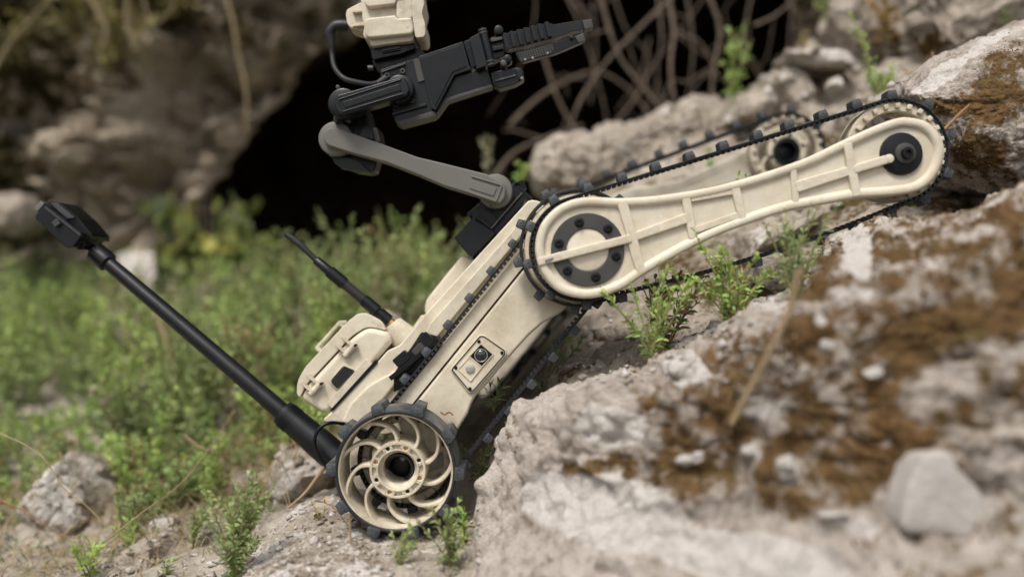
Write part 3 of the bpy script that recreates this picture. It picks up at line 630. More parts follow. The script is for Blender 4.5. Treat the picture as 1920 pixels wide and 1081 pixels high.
for lb, px, py, h, pal in (('yellowed weed hanging from the top left cliff left of the hooked vine', 130, 60, 110, 'olive'), ('green and yellow weed on the cliff above the pale cliff stones', 230, 90, 120, 'olive'),
 ('sparse yellow weed at the very top of the cliff beside the looped vine', 310, 20, 80, 'olive'), ('dry weed hanging at the left edge of the photo', 20, 110, 150, 'olive'), ('dull weed clinging to the cliff right of the hooked vine', 190, 120, 110, 'olive')):
    q = BVC.ray_cast(Vector((0, -1, 0)), (U(px, py, 0) - Vector((0, -1, 0))).normalized())[0]
    plant(lb, px, py, h, y=q.y - .03, nst=7, spread=1.1, leaf=(.05, .022), dens=2.2, pal=pal, bushy=1.2, lean=(0, -.5), curl=-.9, name='cliff_weed')
# broad leaved ivy in the cave mouth
ro = empty('ivy', U(400, 600, 1.9)); tag(ro, 'yellow green broad leaved ivy hanging in the cave mouth at left', 'plant')
n = 620; th = rng.random(n) * 6.28
B_ = np.stack([(330 + 150 * rng.random(n) - VX) * S * 2.95, 1.95 + .25 * rng.normal(size=n) * .5, (VY - (370 + 170 * rng.random(n) ** .9)) * S * 2.95], 1)
kp = fbm(B_, 8, 3, .5, 31) > -.02; B_ = B_[kp]; n = len(B_)
D_ = rng.normal(size=(n, 3)) + np.array([0, -.6, -.5]); pc = np.array([(.05, .08, .02), (.16, .20, .05), (.30, .30, .07), (.04, .06, .02)])
V, Q_, T_, C_ = leaf_set(B_, D_, .035 + .03 * rng.random(n), .03 + .02 * rng.random(n), pc[np.clip((fbm(B_, 5, 2, .5, 33) * 3 + 1.6).astype(int), 0, 3)] * (.7 + .6 * rng.random((n, 1))))
o = link('foliage', npmesh('foliage', V, Q_, C_, T_), LEAF, ro, None); o['kind'] = 'stuff'
stems_obj('stem', [([U(330 + 20 * i, 600, 1.95), U(340 + 18 * i, 480, 1.9), U(350 + 14 * i, 380, 1.95)], .006) for i in range(7)], ROOT, ro)
# continuous undergrowth
AV, AQ, AT, AC, ST = [], [], [], [], []; off = 0
def add_mass(p, h, nst, spread, lf, dens, pal, bushy):
    global off
    (V, Q_, T_, C_), st = stem_plant(p, h, nst, spread, lf[0], lf[1], dens, pal, (0, 0), .3, bushy)
    AV.append(V); AQ.append(Q_ + off); AT.append(T_ + off); AC.append(C_); off += len(V); ST.extend(st)
for i in range(1000):
    y = .38 + 1.6 * random.random() ** .9; a = random.uniform(-350, 880)
    if a > 800 and y < .6: continue
    if y < .60 and a < 210: continue
    if a > 240 and y < .6 and random.random() < .45: continue
    p = gpoint(a, y); h = random.uniform(.07, .15) * (1.3 if y > .9 else 1.) * (1 + .9 * float(fbm(np.array([[p.x, p.y, p.z]]), 2.5, 2, .5, 44)[0]) + .6 * (random.random() < .12))
    if a > 480: h *= 1.25
    if a < 330: h *= .8
    add_mass(p, h, 3, .4, (.020 + .009 * y, .0075 + .002 * y), 3.2, (['dull', 'green', 'green', 'fresh', 'fresh', 'fresh', 'autumn'][int(np.clip(3.2 + 4.2 * fbm(np.array([[p.x, p.y, p.z]]), 3.2, 3, .6, 41)[0] + random.gauss(0, 1.0), 0, 6))]), 1.0)
for i in range(110):
    a = random.uniform(200, 830); y = random.uniform(.62, 1.5); add_mass(gpoint(a, y), random.uniform(.15, .26), 3, .25, (.030, .009), 3.6, random.choice(['fresh', 'fresh', 'green', 'pale']), 1.3)
for i in range(300):
    y = random.uniform(.12, .62); a = random.uniform(-120, 600)
    if fbm(np.array([[a * .01, y * 6, 0]]), 1, 2)[0] < -.1: continue
    if -30 < a < 230 and y < .36: continue
    if a > 400 + 300 * y and y < .25: continue
    p = gpoint(a, y); p = drop(p.x, p.y) or p
    add_mass(p, random.uniform(.03, .075), 4, .5, (.016, .006), 3.4, random.choice(['green', 'fresh', 'fresh', 'dull', 'autumn']), .8)
for i in range(110):
    a = random.uniform(-300, 330); p = Vector(((a - VX) * S * 2.9, 1.9, (VY - random.uniform(560, 620)) * S * 2.9)); add_mass(p, random.uniform(.08, .2), 3, .5, (.035, .012), 3, random.choice(['dull', 'green', 'dull']), 1)
o = link('undergrowth', npmesh('undergrowth', np.vstack(AV), np.vstack(AQ), np.vstack(AC), np.vstack(AT)), LEAF, None, None)
tag(o, 'low green undergrowth covering the ground left of and behind the robot', 'undergrowth', None, 'stuff')
o2 = stems_obj('undergrowth_stems', ST, STEM, o, 4); o2['kind'] = 'stuff'; o2.matrix_parent_inverse = Matrix()
# dry grass
def blades(regs, name, label, cols):
    V, T_, C_ = [], [], []; off = 0
    for (a0, a1_, y0, y1_, cnt, L0, L1, r) in regs:
        for i in range(cnt):
            a, y = random.uniform(a0, a1_), random.uniform(y0, y1_); p = gpoint(a, y); q = drop(p.x, p.y); p = q if q is not None and abs(q.z - p.z) < .1 else p
            az = random.random() * 6.28; L = random.uniform(L0, L1); d = Vector((math.cos(az), math.sin(az), random.uniform(.1, 1.3))).normalized(); s = Vector((-math.sin(az), math.cos(az), 0)) * r * (1 + y)
            c = np.array(random.choice(cols)) * random.uniform(.7, 1.2); pts = []
            for k in range(5):
                t = k / 4; c0 = p + d * L * t - Vector((0, 0, L * .55 * t * t)); pts += [c0 + s * (1 - t * .8), c0 - s * (1 - t * .8)]
            V += [v[:] for v in pts]; C_ += [c] * 10
            for k in range(4): T_ += [(off + 2 * k, off + 2 * k + 1, off + 2 * k + 3), (off + 2 * k, off + 2 * k + 3, off + 2 * k + 2)]
            off += 10
    o = link(name, npmesh(name, np.array(V), None, np.array(C_), np.array(T_)), LEAF, None, None); return tag(o, label, 'grass', None, 'stuff')
pass
for i in range(0): pass
blades([(220, 640, .2, .75, 1900, .03, .12, .0007), (-100, 440, .05, .6, 1100, .03, .11, .0007), (1150, 1500, .0, .3, 260, .01, .035, .0004), (1450, 1900, .3, .8, 260, .02, .07, .0006), (300, 900, .5, 1.4, 260, .05, .15, .001)],
       'dry_grass', 'matted straw coloured dead grass on the ground left of the robot', [(.36, .25, .12), (.46, .36, .20), (.30, .21, .10), (.36, .30, .18)])
blades([(-200, 900, .5, 1.9, 1500, .05, .16, .0012), (380, 470, .05, .25, 120, .02, .05, .0005), (-60, 520, .12, .6, 900, .02, .07, .0008)], 'green_grass', 'fine green grass blades among the undergrowth at left', [(.09, .15, .05), (.13, .18, .06), (.07, .11, .04)])

# raised moss cushions growing on the two mossy rocks
def moss_tufts(key, cnt, L0, L1, label):
    o = [q for q in bpy.data.objects if q.get('label', '').startswith(key)][0]; m_ = o.data; n = len(m_.vertices)
    c = np.empty(n * 4, np.float32); m_.color_attributes['mask'].data.foreach_get('color', c); c = c.reshape(-1, 4)
    v = np.empty(n * 3, np.float32); m_.vertices.foreach_get('co', v); v = v.reshape(-1, 3)
    nn = np.empty(n * 3, np.float32); m_.vertices.foreach_get('normal', nn); nn = nn.reshape(-1, 3)
    wgt = sstep(.42, .62, c[:, 0] + .9 * fbm(v, 22, 4, .6, 61)) * ((nn[:, 1] < .3) & (c[:, 1] < .6)) * ((v[:, 2] > -.33 * (1 + v[:, 1])))
    idx = rng.choice(n, cnt, p=wgt / wgt.sum()); B_ = v[idx] + rng.normal(size=(cnt, 3)) * .0018 - nn[idx] * .001
    D_ = nn[idx] + rng.normal(size=(cnt, 3)) * .6 + [0, 0, .3]
    pc = np.array([(.17, .10, .042), (.25, .16, .068), (.10, .06, .026), (.20, .15, .06), (.14, .09, .038)])
    V, Q_, T_, C_ = leaf_set(B_, D_, L0 + (L1 - L0) * rng.random(cnt), (L0 + L1) * .18 + 0 * B_[:, 0], pc[rng.integers(0, 5, cnt)] * (.7 + .6 * rng.random((cnt, 1))), .1)
    t_o = link('moss', npmesh('moss', V, Q_, C_, T_), LEAF, None, None); tag(t_o, label, 'moss', None, 'stuff')
moss_tufts('huge pale boulder', 30000, .003, .0075, 'rusty brown moss cushions spread over the big foreground boulder')
moss_tufts('large rock covered', 14000, .002, .005, 'dark brown moss growing on the rock at the right edge')
# roots, stalks and twigs
def strand(label, pts, r, y, m, name='root', cat='root', n=8, wob=0):
    P_ = []
    for i, q in enumerate(pts):
        q = (q[0] + random.uniform(-5, 5) * (m is ROOT), q[1]); yy_ = (y if not isinstance(y, (list, tuple)) else y[0] + (y[1] - y[0]) * i / (len(pts) - 1)); P_.append(U(q[0], q[1], yy_))
    rr = [K(r, P_[i].y) * (1 - .5 * i / (len(P_) - 1)) * random.uniform(.8, 1.2) for i in range(len(P_))]
    o = tube(name, P_, rr, m, None, n, 6)
    if name == 'root':
        fork = bmesh.new(); C_ = crv(P_, 5)
        for _ in range(2):
            b0 = C_[random.randint(2, len(C_) - 3)]; d = Vector((random.uniform(-1, 1), random.uniform(-.3, .3), random.uniform(-1.2, .4))).normalized() * random.uniform(.06, .2); e = Vector((random.uniform(-1, 1), 0, random.uniform(-1, .5))) * .04
            tube_bm(fork, crv([b0, b0 + d * .5 + e, b0 + d], 3), K(r, y if not isinstance(y, list) else 1) * .32, 5)
        fin('rootlet', fork, m, o)['kind'] = 'stuff'
    return tag(o, label, cat)
strand('thick pale root curving down from the top right of the gripper tips', [(1120, -15), (1138, 55), (1165, 110), (1200, 152), (1232, 200), (1240, 235)], 4.1, 1.15, ROOT)
strand('long brown root leaning from upper right down to the ledge left end', [(1275, -20), (1205, 45), (1135, 120), (1088, 195), (1062, 262)], 4.1, 1.25, ROOT)
strand('vertical pair of roots, the thicker one right of the gripper', [(1248, -15), (1262, 60), (1262, 130), (1268, 215)], 4.6, 1.1, ROOT)
strand('thin vertical root touching the thick one', [(1228, -15), (1240, 70), (1232, 140), (1250, 215)], 2.3, 1.3, ROOT)
strand('grey root hanging straight above the orange slope weed', [(1328, -15), (1345, 55), (1340, 130), (1330, 200)], 4.1, 1.2, ROOT)
strand('arching root joining the thick root and the grey hanging root', [(1262, 58), (1305, 75), (1335, 110), (1345, 150)], 2.9, 1.2, ROOT)
strand('low arching root in the dark below the gripper', [(955, 235), (985, 200), (1040, 165), (1110, 135), (1170, 160), (1215, 215)], 3.5, 1.4, ROOT)
strand('short straight root crossing under the lower gripper jaw', [(1018, 90), (1040, 160), (1060, 210), (1085, 245)], 3.5, 1.2, ROOT)
strand('thick horizontal root lying left of the rock ledge', [(925, 330), (970, 285), (1030, 255), (1090, 235)], 4.6, 1.3, ROOT)
strand('curved root at the top between the two slope weeds', [(1415, 48), (1455, 30), (1490, 2), (1505, -20)], 2.9, 1.1, ROOT)
strand('thin slanting root behind the orange slope weed', [(1345, 50), (1395, 95), (1430, 155)], 2.3, 1.3, ROOT)
strand('faint thin root hanging near the cave right side', [(1408, -15), (1395, 60), (1398, 120)], 2.3, 1.4, ROOT)
strand('thin root hanging beside the rock at the cave right side', [(1470, -15), (1500, 40), (1490, 95)], 1.7, 1.3, ROOT)
strand('fine root behind the ledge with a loop', [(1150, -15), (1180, 60), (1215, 110), (1190, 190), (1150, 230)], 1.7, 1.5, ROOT)
strand('dark slanted root deep in the cave above the gripper', [(1110, 40), (1060, -15)], 3.5, 1.6, ROOT)
for i, (p, lab) in enumerate([([(1000, 340), (1090, 290), (1180, 200), (1230, 120), (1290, 40), (1330, -15)], 'long thin twig sweeping across all the cave roots'), ([(1290, -15), (1300, 90), (1285, 190)], 'straight thin twig between the thick root and the grey root'), ([(1060, -15), (1100, 70), (1130, 180), (1140, 240)], 'thin brown twig left of the thick pale root')]):
    strand(lab, p, 2.2, 1.3, ROOT, 'twig', 'twig')
bm = bmesh.new()
for _ in range(9):
    x0 = random.uniform(960, 1520); y_ = random.uniform(1.1, 1.9); a_ = random.gauss(0, 55); L_2 = random.uniform(120, 330); p0 = random.uniform(-40, 120)
    tube_bm(bm, crv([U(x0 - a_ * .5, p0, y_), U(x0 + random.gauss(0, 14), p0 + L_2 * .5, y_ + random.uniform(-.1, .1)), U(x0 + a_ * .5 + random.gauss(0, 20), p0 + L_2, y_)], 4), K(random.uniform(.7, 1.8), y_), 5)
tag(fin('dry_twigs', bm, ROOT, None), 'tangle of fine dry twigs hanging in the dark cave mouth', 'twigs', None, 'stuff')
strand('pale woody vine crossing the top left corner of the cliff', [(-10, 130), (20, 80), (60, 35), (105, -15)], 5, 1.45, VINE, 'vine', 'vine')
strand('short vine hooking down left of the cliff top', [(158, -15), (185, 25), (200, 60), (182, 110)], 4.5, 1.5, VINE, 'vine', 'vine')
strand('long dry vine hanging over the cave left edge', [(420, -15), (438, 45), (448, 110), (462, 175), (462, 250)], 5, 1.55, VINE, 'vine', 'vine')
strand('dangling vine in the middle of the top left cliff', [(240, -15), (238, 40), (252, 95)], 5, 1.6, VINE, 'vine', 'vine')
strand('looped vine near the top of the cliff', [(268, -15), (275, 25), (295, 42), (320, 20), (330, -15)], 3, 1.5, VINE, 'vine', 'vine')
strand('bent straw stalk behind the middle of the pole', [(285, 575), (305, 620), (318, 660), (330, 720)], 6, .75, STRAW, 'stalk', 'stalk')
strand('long thin grey stalk leaning across the grass toward the pole', [(200, 1012), (270, 958), (340, 905), (400, 830), (440, 768)], 1.6, [.0, .35], STRAW, 'stalk', 'stalk')
strand('curved straw stalk reaching over the lower left boulder', [(0, 812), (50, 835), (85, 862), (120, 915), (165, 950), (215, 1005)], 1.4, .1, STRAW, 'stalk', 'stalk')
strand('brown stalk running over the boulder face at the far left', [(0, 935), (60, 965), (110, 1000), (150, 1010)], 1.8, .2, TWIG, 'stalk', 'stalk')
strand('short orange straw in the dead grass', [(345, 815), (375, 838), (410, 848)], 3.5, .25, STRAW, 'stalk', 'stalk')
strand('straw leaning on the rock left of the rear wheel', [(610, 872), (575, 920), (540, 952)], 4, .05, STRAW, 'stalk', 'stalk')
strand('orange twig standing below the rear wheel', [(655, 962), (657, 1010), (658, 1055)], 2.6, -.06, STRAW, 'twig', 'twig')
strand('small brown branching twig left of the rear wheel', [(590, 938), (610, 942), (630, 955), (652, 985)], 1.6, -.03, TWIG, 'twig', 'twig')
strand('thick blurred straw stalk leaning on the foreground boulder', [(1500, 505), (1480, 580), (1440, 665), (1405, 730), (1372, 795)], 8, [S0, S1], STRAW, 'stalk', 'stalk')
strand('brown stick poking out right of the flipper tip', [(1745, 268), (1775, 238), (1798, 215), (1818, 196)], 4, -.02, TWIG, 'twig', 'twig')
strand('thin white stalk standing on the mossy rock', [(1807, 138), (1810, 165), (1811, 192)], 1.8, .05, STRAW, 'stalk', 'stalk')
strand('short dark broken twig on the pale ridge', [(1748, 98), (1750, 124)], 3, .2, TWIG, 'twig', 'twig')
strand('fine straw lying across the mossy rock', [(1770, 210), (1800, 185), (1828, 152), (1838, 125)], 1.2, .05, STRAW, 'stalk', 'stalk')
#@@ROBOT
# ---------------------------------------------------------------- the robot
RB = empty('tracked_robot', U(745, 1000, .15))
tag(RB, 'tan tracked robot with raised flipper and black gripper arm climbing the rocks', 'robot')

def hexbolt(name, px, py, r, y, m, parent, ms=None):
    """round socket-head bolt standing on the plane y, recess toward the camera"""
    bm = bmesh.new(); c = U(px, py, y); a = K(r, y)
    lathe_bm(bm, c, [(a * .42, y - a * .25), (a * .48, y - a * .75), (a * .9, y - a * .75), (a, y - a * .6), (a, y + a * .2), (a * .2, y + a * .2), (a * .2, y - a * .2)], 20)
    return fin(name, bm, ms or m, parent)

# hull -----------------------------------------------------------------------
hull = slab('hull', [(603,788),(622,771),(704,683),(727,656),(748,648),(770,622),(800,585),(992,374),(1012,376),(1050,420),(1050,560),(960,660),(900,730),(862,790),(720,815),(634,800)], .046, .348, CREAM, RB, .005, 4, 8)
# deck steps seen beside the upper run of the track
slab('deck_rail', [(790,640),(806,606),(830,580),(985,405),(992,424),(812,640)], .038, .060, CREAM, RB, .0025, 3, 5)
slab('deck_rail', [(640,792),(655,758),(690,722),(752,688),(772,664),(782,672),(700,772),(680,800)], .040, .060, CREAM, RB, .003, 3, 8)
slab('deck_cover', [(795,586),(798,562),(812,545),(838,512),(868,476),(895,488),(910,500),(830,590),(806,602)], .10, .27, CREAM, RB, .006, 4, 9)
slab('deck_lip', [(768,622),(790,590),(800,594),(780,630)], .09, .25, CREAM, RB, .002, 2, 2)
# side shell in two halves with an open seam between them
slab('side_shell', [(728,770),(735,762),(976,470),(1012,440),(1012,462),(787,740),(760,774),(745,790)], .008, .047, CREAM, RB, .0045, 4, 3)
low = slab('side_shell', [(789.5,741.5),(1012,466),(1062,480),(1066,574),(1050,588),(1030,598),(1016,607),(990,630),(965,658),(935,693),(915,718),(893,741),(884,756),(877,776),(862,800),(830,850),(760,850),(748,792)], .008, .047, CREAM, RB, .0045, 4, 6)
# side camera window
SP = slab('camera_bezel', [(844,692),(899,627),(907,627),(949,655),(951,665),(890,735),(880,738)], .0045, .0085, CREAM, RB, .0015, 3, 4)
bm = bmesh.new(); pts = fillet([(847,692),(900,630),(907,630),(946,657),(946,664),(888,731),(881,733)], 3)
lp = [U(p[0], p[1], .0040) for p in pts]; tube_bm(bm, lp + [lp[0]], .0006, 6, caps=False); fin('seal', bm, RUBBERD, SP)
slab('camera_recess', [(881.5,667),(901,645),(924,664),(904,686)], .0036, .0044, BLACK2, SP, .0003)
ring('lens_frame', 902, 666, 12.5, 11, .0022, .0034, LAMP, SP, 40, .0003)
bm = bmesh.new(); c = U(902, 666, .003); a = K(11)
lathe_bm(bm, c, [(a * .03, .0016), (a * .45, .0018), (a * .8, .0024), (a * .98, .0034), (a * .98, .0042)], 32, closed=False); fin('lens', bm, GLASS, SP)
slab('lamp_recess', [(859.5,692.5),(880,669),(902,688.5),(882,713)], .0038, .0044, CREAM, SP, .0004)
for q in (((859,692),(880,668.5)), ((880,668.5),(903,688)), ((903,688),(882,714)), ((882,714),(859,692)), ((880.5,667),(901.5,644)), ((901.5,644),(925,664)), ((925,664),(903.5,687))):
    bar('frame', q[0], q[1], 2.0, .0030, .0046, CREAM, SP, .0003, .6)
disc('lamp', 881.5, 690.5, 8.6, .0018, .0044, LAMP, SP, .0012, 32)
for q in ((898,640), (941,661), (854.5,689), (881,728.5)): disc('screw', q[0], q[1], 3.2, .0034, .0048, BLACK2, SP, .0004, 16)

# equipment case --------------------------------------------------------------
CS = slab('equipment_case', [(562,748,14),(576,722,8),(660,632,18),(690,612,14),(728,622,16),(735,640,10),(700,684,6),(618,772,4),(604,775,5)], .052, .24, CREAM, RB, .007, 5, 6)
slab('case_lid', [(556,738,10),(557,716,16),(570,690,14),(600,658,14),(650,604,12),(670,588,12),(685,586,12),(716,602,14),(725,620,6),(690,611,14),(659,630,14),(575,720,8),(562,746,6)], .055, .237, CREAM, CS, .0045, 4, 6)
for (x, y_) in ((653, 655), (589, 727)):
    d = Vector((.66, -.75)); a = Vector((x, y_))
    for off_ in (-9, 9):
        c0 = a + d * off_; bar('latch', tuple(c0 + Vector((-20, -17))), tuple(c0 + Vector((6, 5))), 4, .045, .058, CREAM, CS, .0012, 1.5)
    p0, p1 = a - d * 13, a + d * 13
    tube('latch', [U(p0.x + 2, p0.y + 2, .048), U(p1.x + 2, p1.y + 2, .048)], K(6.5), CREAM, CS, 14)
    disc('latch_pin', p1.x + 4, p1.y + 2, 2.6, .041, .05, BLACK2, CS, .0003, 12)
tube('handle', [U(606, 652, .12), U(594, 653, .12), U(638, 604, .12), U(650, 604, .12)], K(4.5), CREAM, CS, 10)
for q in ((597, 655), (640, 609)): bar('handle_mount', (q[0] - 5, q[1] - 4), (q[0] + 9, q[1] + 7), 7, .11, .14, CREAM, CS, .001, 2)
slab('vent', [(615,715),(643,681),(671,693),(633,733)], .0495, .053, CREAM, CS, .001, 2, 6)
vt = slab('vent', [(619,714),(644,685),(666,695),(632.5,729)], .0482, .051, BLACK, CS, .0004, 2, 5)
bm = bmesh.new()
for k in range(5):
    a, b = Vector((622.5 + k * 2.9, 715.5 + k * 2.9)), Vector((644.5 + k * 4.3, 688.5 + k * 1.8)); d = (b - a).normalized(); nn = Vector((-d.y, d.x)) * .9
    slab_bm(bm, [tuple(a + nn), tuple(a - nn), tuple(b - nn), tuple(b + nn)], .0470, .049, .0002, 1)
fin('louvre', bm, DGREY, CS)
slab('case_base', [(625,768),(700,684),(686,672),(612,756)], .0478, .055, CREAM, RB, .001, 2, 3)
slab('gap_strip', [(622,771),(705,682),(708,676),(703,675),(619,768)], .044, .30, BLACK2, RB, .0005, 1, 1)  # black strip along the gap between case and hull

# antenna ---------------------------------------------------------------------
AN = tube('antenna', [U(760, 636, .08), U(751, 626, .075), U(737, 608, .07), U(735.5, 606, .07)], [K(31), K(27), K(20), K(17)], CREAM, RB, 28)
def along(a, b, t): return (a[0] + (b[0] - a[0]) * t, a[1] + (b[1] - a[1]) * t)
a0, a1p = (737, 608), (592, 487)
def seg(name, t0, t1, r, m, n=20, r2=None):
    p, q = along(a0, a1p, t0), along(a0, a1p, t1); y = .068; rr = r2 or r
    P0, P1 = U(*p, y), U(*q, y); e = (P1 - P0) * .04
    return tube(name, [P0, P0 + e, P1 - e, P1], [K(r * .86), K(r), K(rr), K(rr * .86)], m, AN, n)
seg('connector', -.03, .045, 9, BRASS, 8); seg('connector', .035, .055, 7, STEEL)
seg('sleeve', .05, .18, 12.5, BLACK); seg('sleeve', .17, .21, 9.5, BLACK2); seg('sleeve', .20, .385, 12.5, BLACK)
bm = bmesh.new()
p0, p1 = U(*along(a0, a1p, .37), .068), U(*along(a0, a1p, .64), .068); pts, rr = [], []
for k in range(0, 97):
    t = k / 96; pts.append(p0.lerp(p1, t)); rr.append(K(10.8 if (k % 6) in (1, 2, 3) else 9.2))
tube_bm(bm, pts, rr, 20); fin('spring', bm, DGREY, AN, 60)
seg('sleeve', .62, .83, 12.5, BLACK); seg('sleeve', .82, 1.0, 10, BLACK, 20, 9)
tube('whip', [U(594, 489, .068), U(575, 470, .068), U(562, 458, .068), U(548, 447, .068), U(536, 438, .068)], [K(5.5), K(6), K(7), K(6.8), K(6.2)], RUBBERD, AN, 14, 5)

# tail pole with action camera --------------------------------------------------
def PP(t): p = along((612, 842), (172, 466), t); return U(p[0], p[1], .06 + .05 * t)
PL = tube('tail_pole', [PP(.16), PP(.5), PP(.965)], [K(17, .07), K(15.3, .085), K(13.2, .11)], BLACK, RB, 32)
tube('pole_collar', [PP(.925), PP(.93), PP(.945), PP(.985), PP(.99)], [K(14, .1), K(19, .1), K(19.5, .1), K(19, .1), K(15, .1)], BLACK2, PL, 32)
tube('pole_neck', [PP(.98), PP(1.0), PP(1.04)], [K(10, .1), K(8, .1), K(8, .1)], BLACK2, PL, 16)
bm = bmesh.new(); tube_bm(bm, [PP(-.06), PP(.02), PP(.05), PP(.14), PP(.185), PP(.19)], [K(30), K(30), K(29), K(27), K(26), K(19)], 40); fin('pole_socket', bm, BLACK, PL)
bm = bmesh.new()
for k in range(44):
    an = 2 * math.pi * k / 44; ax1 = (PP(1) - PP(0)).normalized(); e1 = ax1.cross(Vector((0, 1, 0))).normalized(); e2 = ax1.cross(e1)
    rad = (e1 * math.cos(an) + e2 * math.sin(an)); box_bm(bm, PP(.155) + rad * K(27.2), ax1 * K(11), rad * K(.7), ax1.cross(rad) * K(.7))
fin('grip_ridges', bm, BLACK, PL)
AC_ = slab('action_camera', [(65,409),(67,402),(80,386),(86,385),(152,437),(151,444),(136,463),(126,465),(121,462)], .075, .14, BLACK, PL, .0012, 2, 2)
slab('camera_back', [(83,386),(92,378),(112,379),(146,408),(173,440),(172,450),(152,440)], .088, .135, BLACK2, AC_, .001, 2, 3)
AC_.parent = PL; AC_.matrix_parent_inverse = Matrix()
for o_ in [c for c in AC_.children]: o_.parent = PL; o_.matrix_parent_inverse = Matrix()
slab('camera_screen', [(94,380),(108,381),(140,408),(124,410)], .084, .0875, GLASS, PL, .0003)
bar('camera_catch', (99, 421), (109, 414), 12, .070, .076, DGREY, PL, .0008, 2)
bar('camera_catch', (66, 394), (80, 379), 9, .085, .10, STEEL, PL, .0008, 2)
bar('camera_rib', (84, 389), (150, 441), 3, .073, .076, DGREY, PL, .0004, 1)
for q in ((144, 452), (150, 459), (157, 450)): disc('camera_knuckle', q[0], q[1], 9, .085 + (q[0] - 144) * .001, .12, BLACK2, PL, .0008, 20)
tube('cable', [U(652, 795, .05), U(618, 792, .035), U(596, 806, .03), U(590, 832, .03), U(600, 858, .03), U(622, 880, .035), U(650, 890, .05)], K(3.6), BLACK2, RB, 10, 8)

# accessory rail block on the deck ------------------------------------------------
slab('rail_pocket', [(738,735),(738,700),(790,622),(826,632),(800,675),(752,728)], .030, .0395, BLACK2, RB, .0008, 2, 3)
bar('rail_block', (754, 690), (806, 628), 24, .024, .032, BLACK, RB, .001, 4)
bar('rail_block', (741, 683), (764, 663), 20, .022, .034, BLACK, RB, .001, 4, )
bar('rail_strip', (731, 710), (822, 636), 9, .012, .032, BLACK2, RB, .0006, 1)
bar('rail_clamp', (776, 664), (792, 646), 15, .016, .028, DGREY, RB, .001, 4)

# turret and manipulator ----------------------------------------------------------
TB = slab('turret', [(884,404),(905,376),(962,346),(986,370),(930,438)], .085, .20, BLACK, RB, .0015, 2, 2)
for q in ((892,396,935,431), (905,385,950,420)): bar('turret_fin', (q[0] + 8, q[1] + 6), (q[2], q[3]), 2, .082, .087, BLACK2, TB, .0004, .5)
slab('turret_flange', [(925,432),(981,364),(988,371),(932,440)], .078, .20, BLACK2, TB, .0006, 1)
bar('turret_seam', (921, 428), (979, 361), 1.5, .0765, .086, STEEL, TB, .0002, .3)
slab('turret_box', [(851,446),(886,408),(930,437),(885,483),(878,478)], .078, .18, BLACK, TB, .002, 3, 3)
tube('knob', [U(960, 352, .12), U(968, 342, .12)], K(8, .12), BLACK2, TB, 16); tube('knob', [U(980, 357, .12), U(974, 340, .12)], K(8, .12), BLACK2, TB, 16)
bar('turret_latch', (968, 350), (997, 373), 8, .10, .14, BLACK2, TB, .0008, 2)
bar('turret_pad', (877, 404), (906, 380), 9, .10, .17, RUBBERD, TB, .0008, 2)
# lower link
LK = slab('lower_link', [(606,262),(608,247),(618,238),(634,240),(723,272),(782,294),(828,305),(912,326),(944,342),(949,352),(947,369),(938,382),(925,380),(893,367),(834,349),(782,327),(723,304),(656,286),(615,273)], .052, .075, GREY, RB, .002, 3, 5)
disc('joint_cap', 628, 259, 32, .060, .10, GREY, LK, .003); disc('joint_cap', 929, 357, 32, .062, .11, GREY, LK, .003)
for q in (((884,330),(941,347)), ((941,347),(930,377)), ((930,377),(872,357))): bar('link_rim', q[0], q[1], 3.4, .0502, .053, GREY, LK, .0008, 1.6)
slab('link_inset', [(884,337),(932,352),(925,368),(880,353)], .0508, .053, GREY, LK, .0008, 2, 2)
disc('cap_screw', 918, 387, 2.5, .058, .07, DGREY, LK, .0004, 12)
slab('elbow_block', [(627,216),(690,204),(698,236),(711,241),(716,270),(703,320),(692,324),(664,320),(626,304),(620,288),(626,240)], .082, .115, BLACK, RB, .002, 3, 3)
slab('elbow_cover', [(680,236),(697,238),(702,262),(674,256)], .074, .084, BLACK2, RB, .0006)
bar('elbow_edge', (702, 241), (709, 266), 10, .079, .084, DGREY, RB, .0004, 1)
slab('elbow_motor', [(622,290),(672,300),(692,322),(640,316),(626,305)], .074, .085, BLACK, RB, .002, 3, 3)
for q in ((629,222), (675,228), (668,249)): hexbolt('bolt', q[0], q[1], 3.6, .081, DGREY, RB)
# upper link
UL = slab('upper_link', [(627,184),(632,178),(754,143),(762,150),(768,170),(763,179),(645,216),(637,215),(629,203)], .028, .050, BLACK, RB, .0018, 3, 5)
disc('joint_cap', 643, 193, 29, .038, .08, BLACK, UL, .003); disc('joint_cap', 749, 166, 27, .040, .07, BLACK, UL, .003)
for q in (((752,149),(634,187)), ((634,187),(641,210)), ((641,210),(757,175))): bar('link_rim', q[0], q[1], 3, .0262, .029, BLACK, UL, .0008, 1.4)
slab('link_inset', [(640,192),(749,157),(754,169),(646,203)], .0268, .029, BLACK2, UL, .0008, 2, 2)
for q in ((633,163), (652,226), (629,226)): disc('cap_screw', q[0], q[1], 4, .05, .06, DGREY, UL, .0008, 14)
# wrist housing
WR = slab('wrist', [(712,130),(783,107),(792,112),(812,203),(816,217),(750,235),(740,229),(735,208),(728,195),(714,150)], .058, .088, BLACK, RB, .002, 3, 3)
slab('wrist_corner', [(774,113),(789,108),(800,150),(784,155)], .0555, .06, DGREY, WR, .001, 2, 2)
bar('wrist_ridge', (735, 214), (800, 196), 5, .054, .06, BLACK2, WR, .0006, 2)
bar('wrist_ridge', (715, 135), (760, 119), 3, .054, .06, DGREY, WR, .0006, 1)
slab('base_plate', [(742,228),(815,208),(818,216),(750,236)], .056, .078, DGREY, WR, .0005)
for q in ((755,134), (726,142), (742,197), (773,189)): hexbolt('bolt', q[0], q[1], 5.2, .057, DGREY, WR)
tube('cable_gland', [U(708, 156, .05), U(725, 146, .05)], [K(5), K(8)], DGREY, WR, 14)
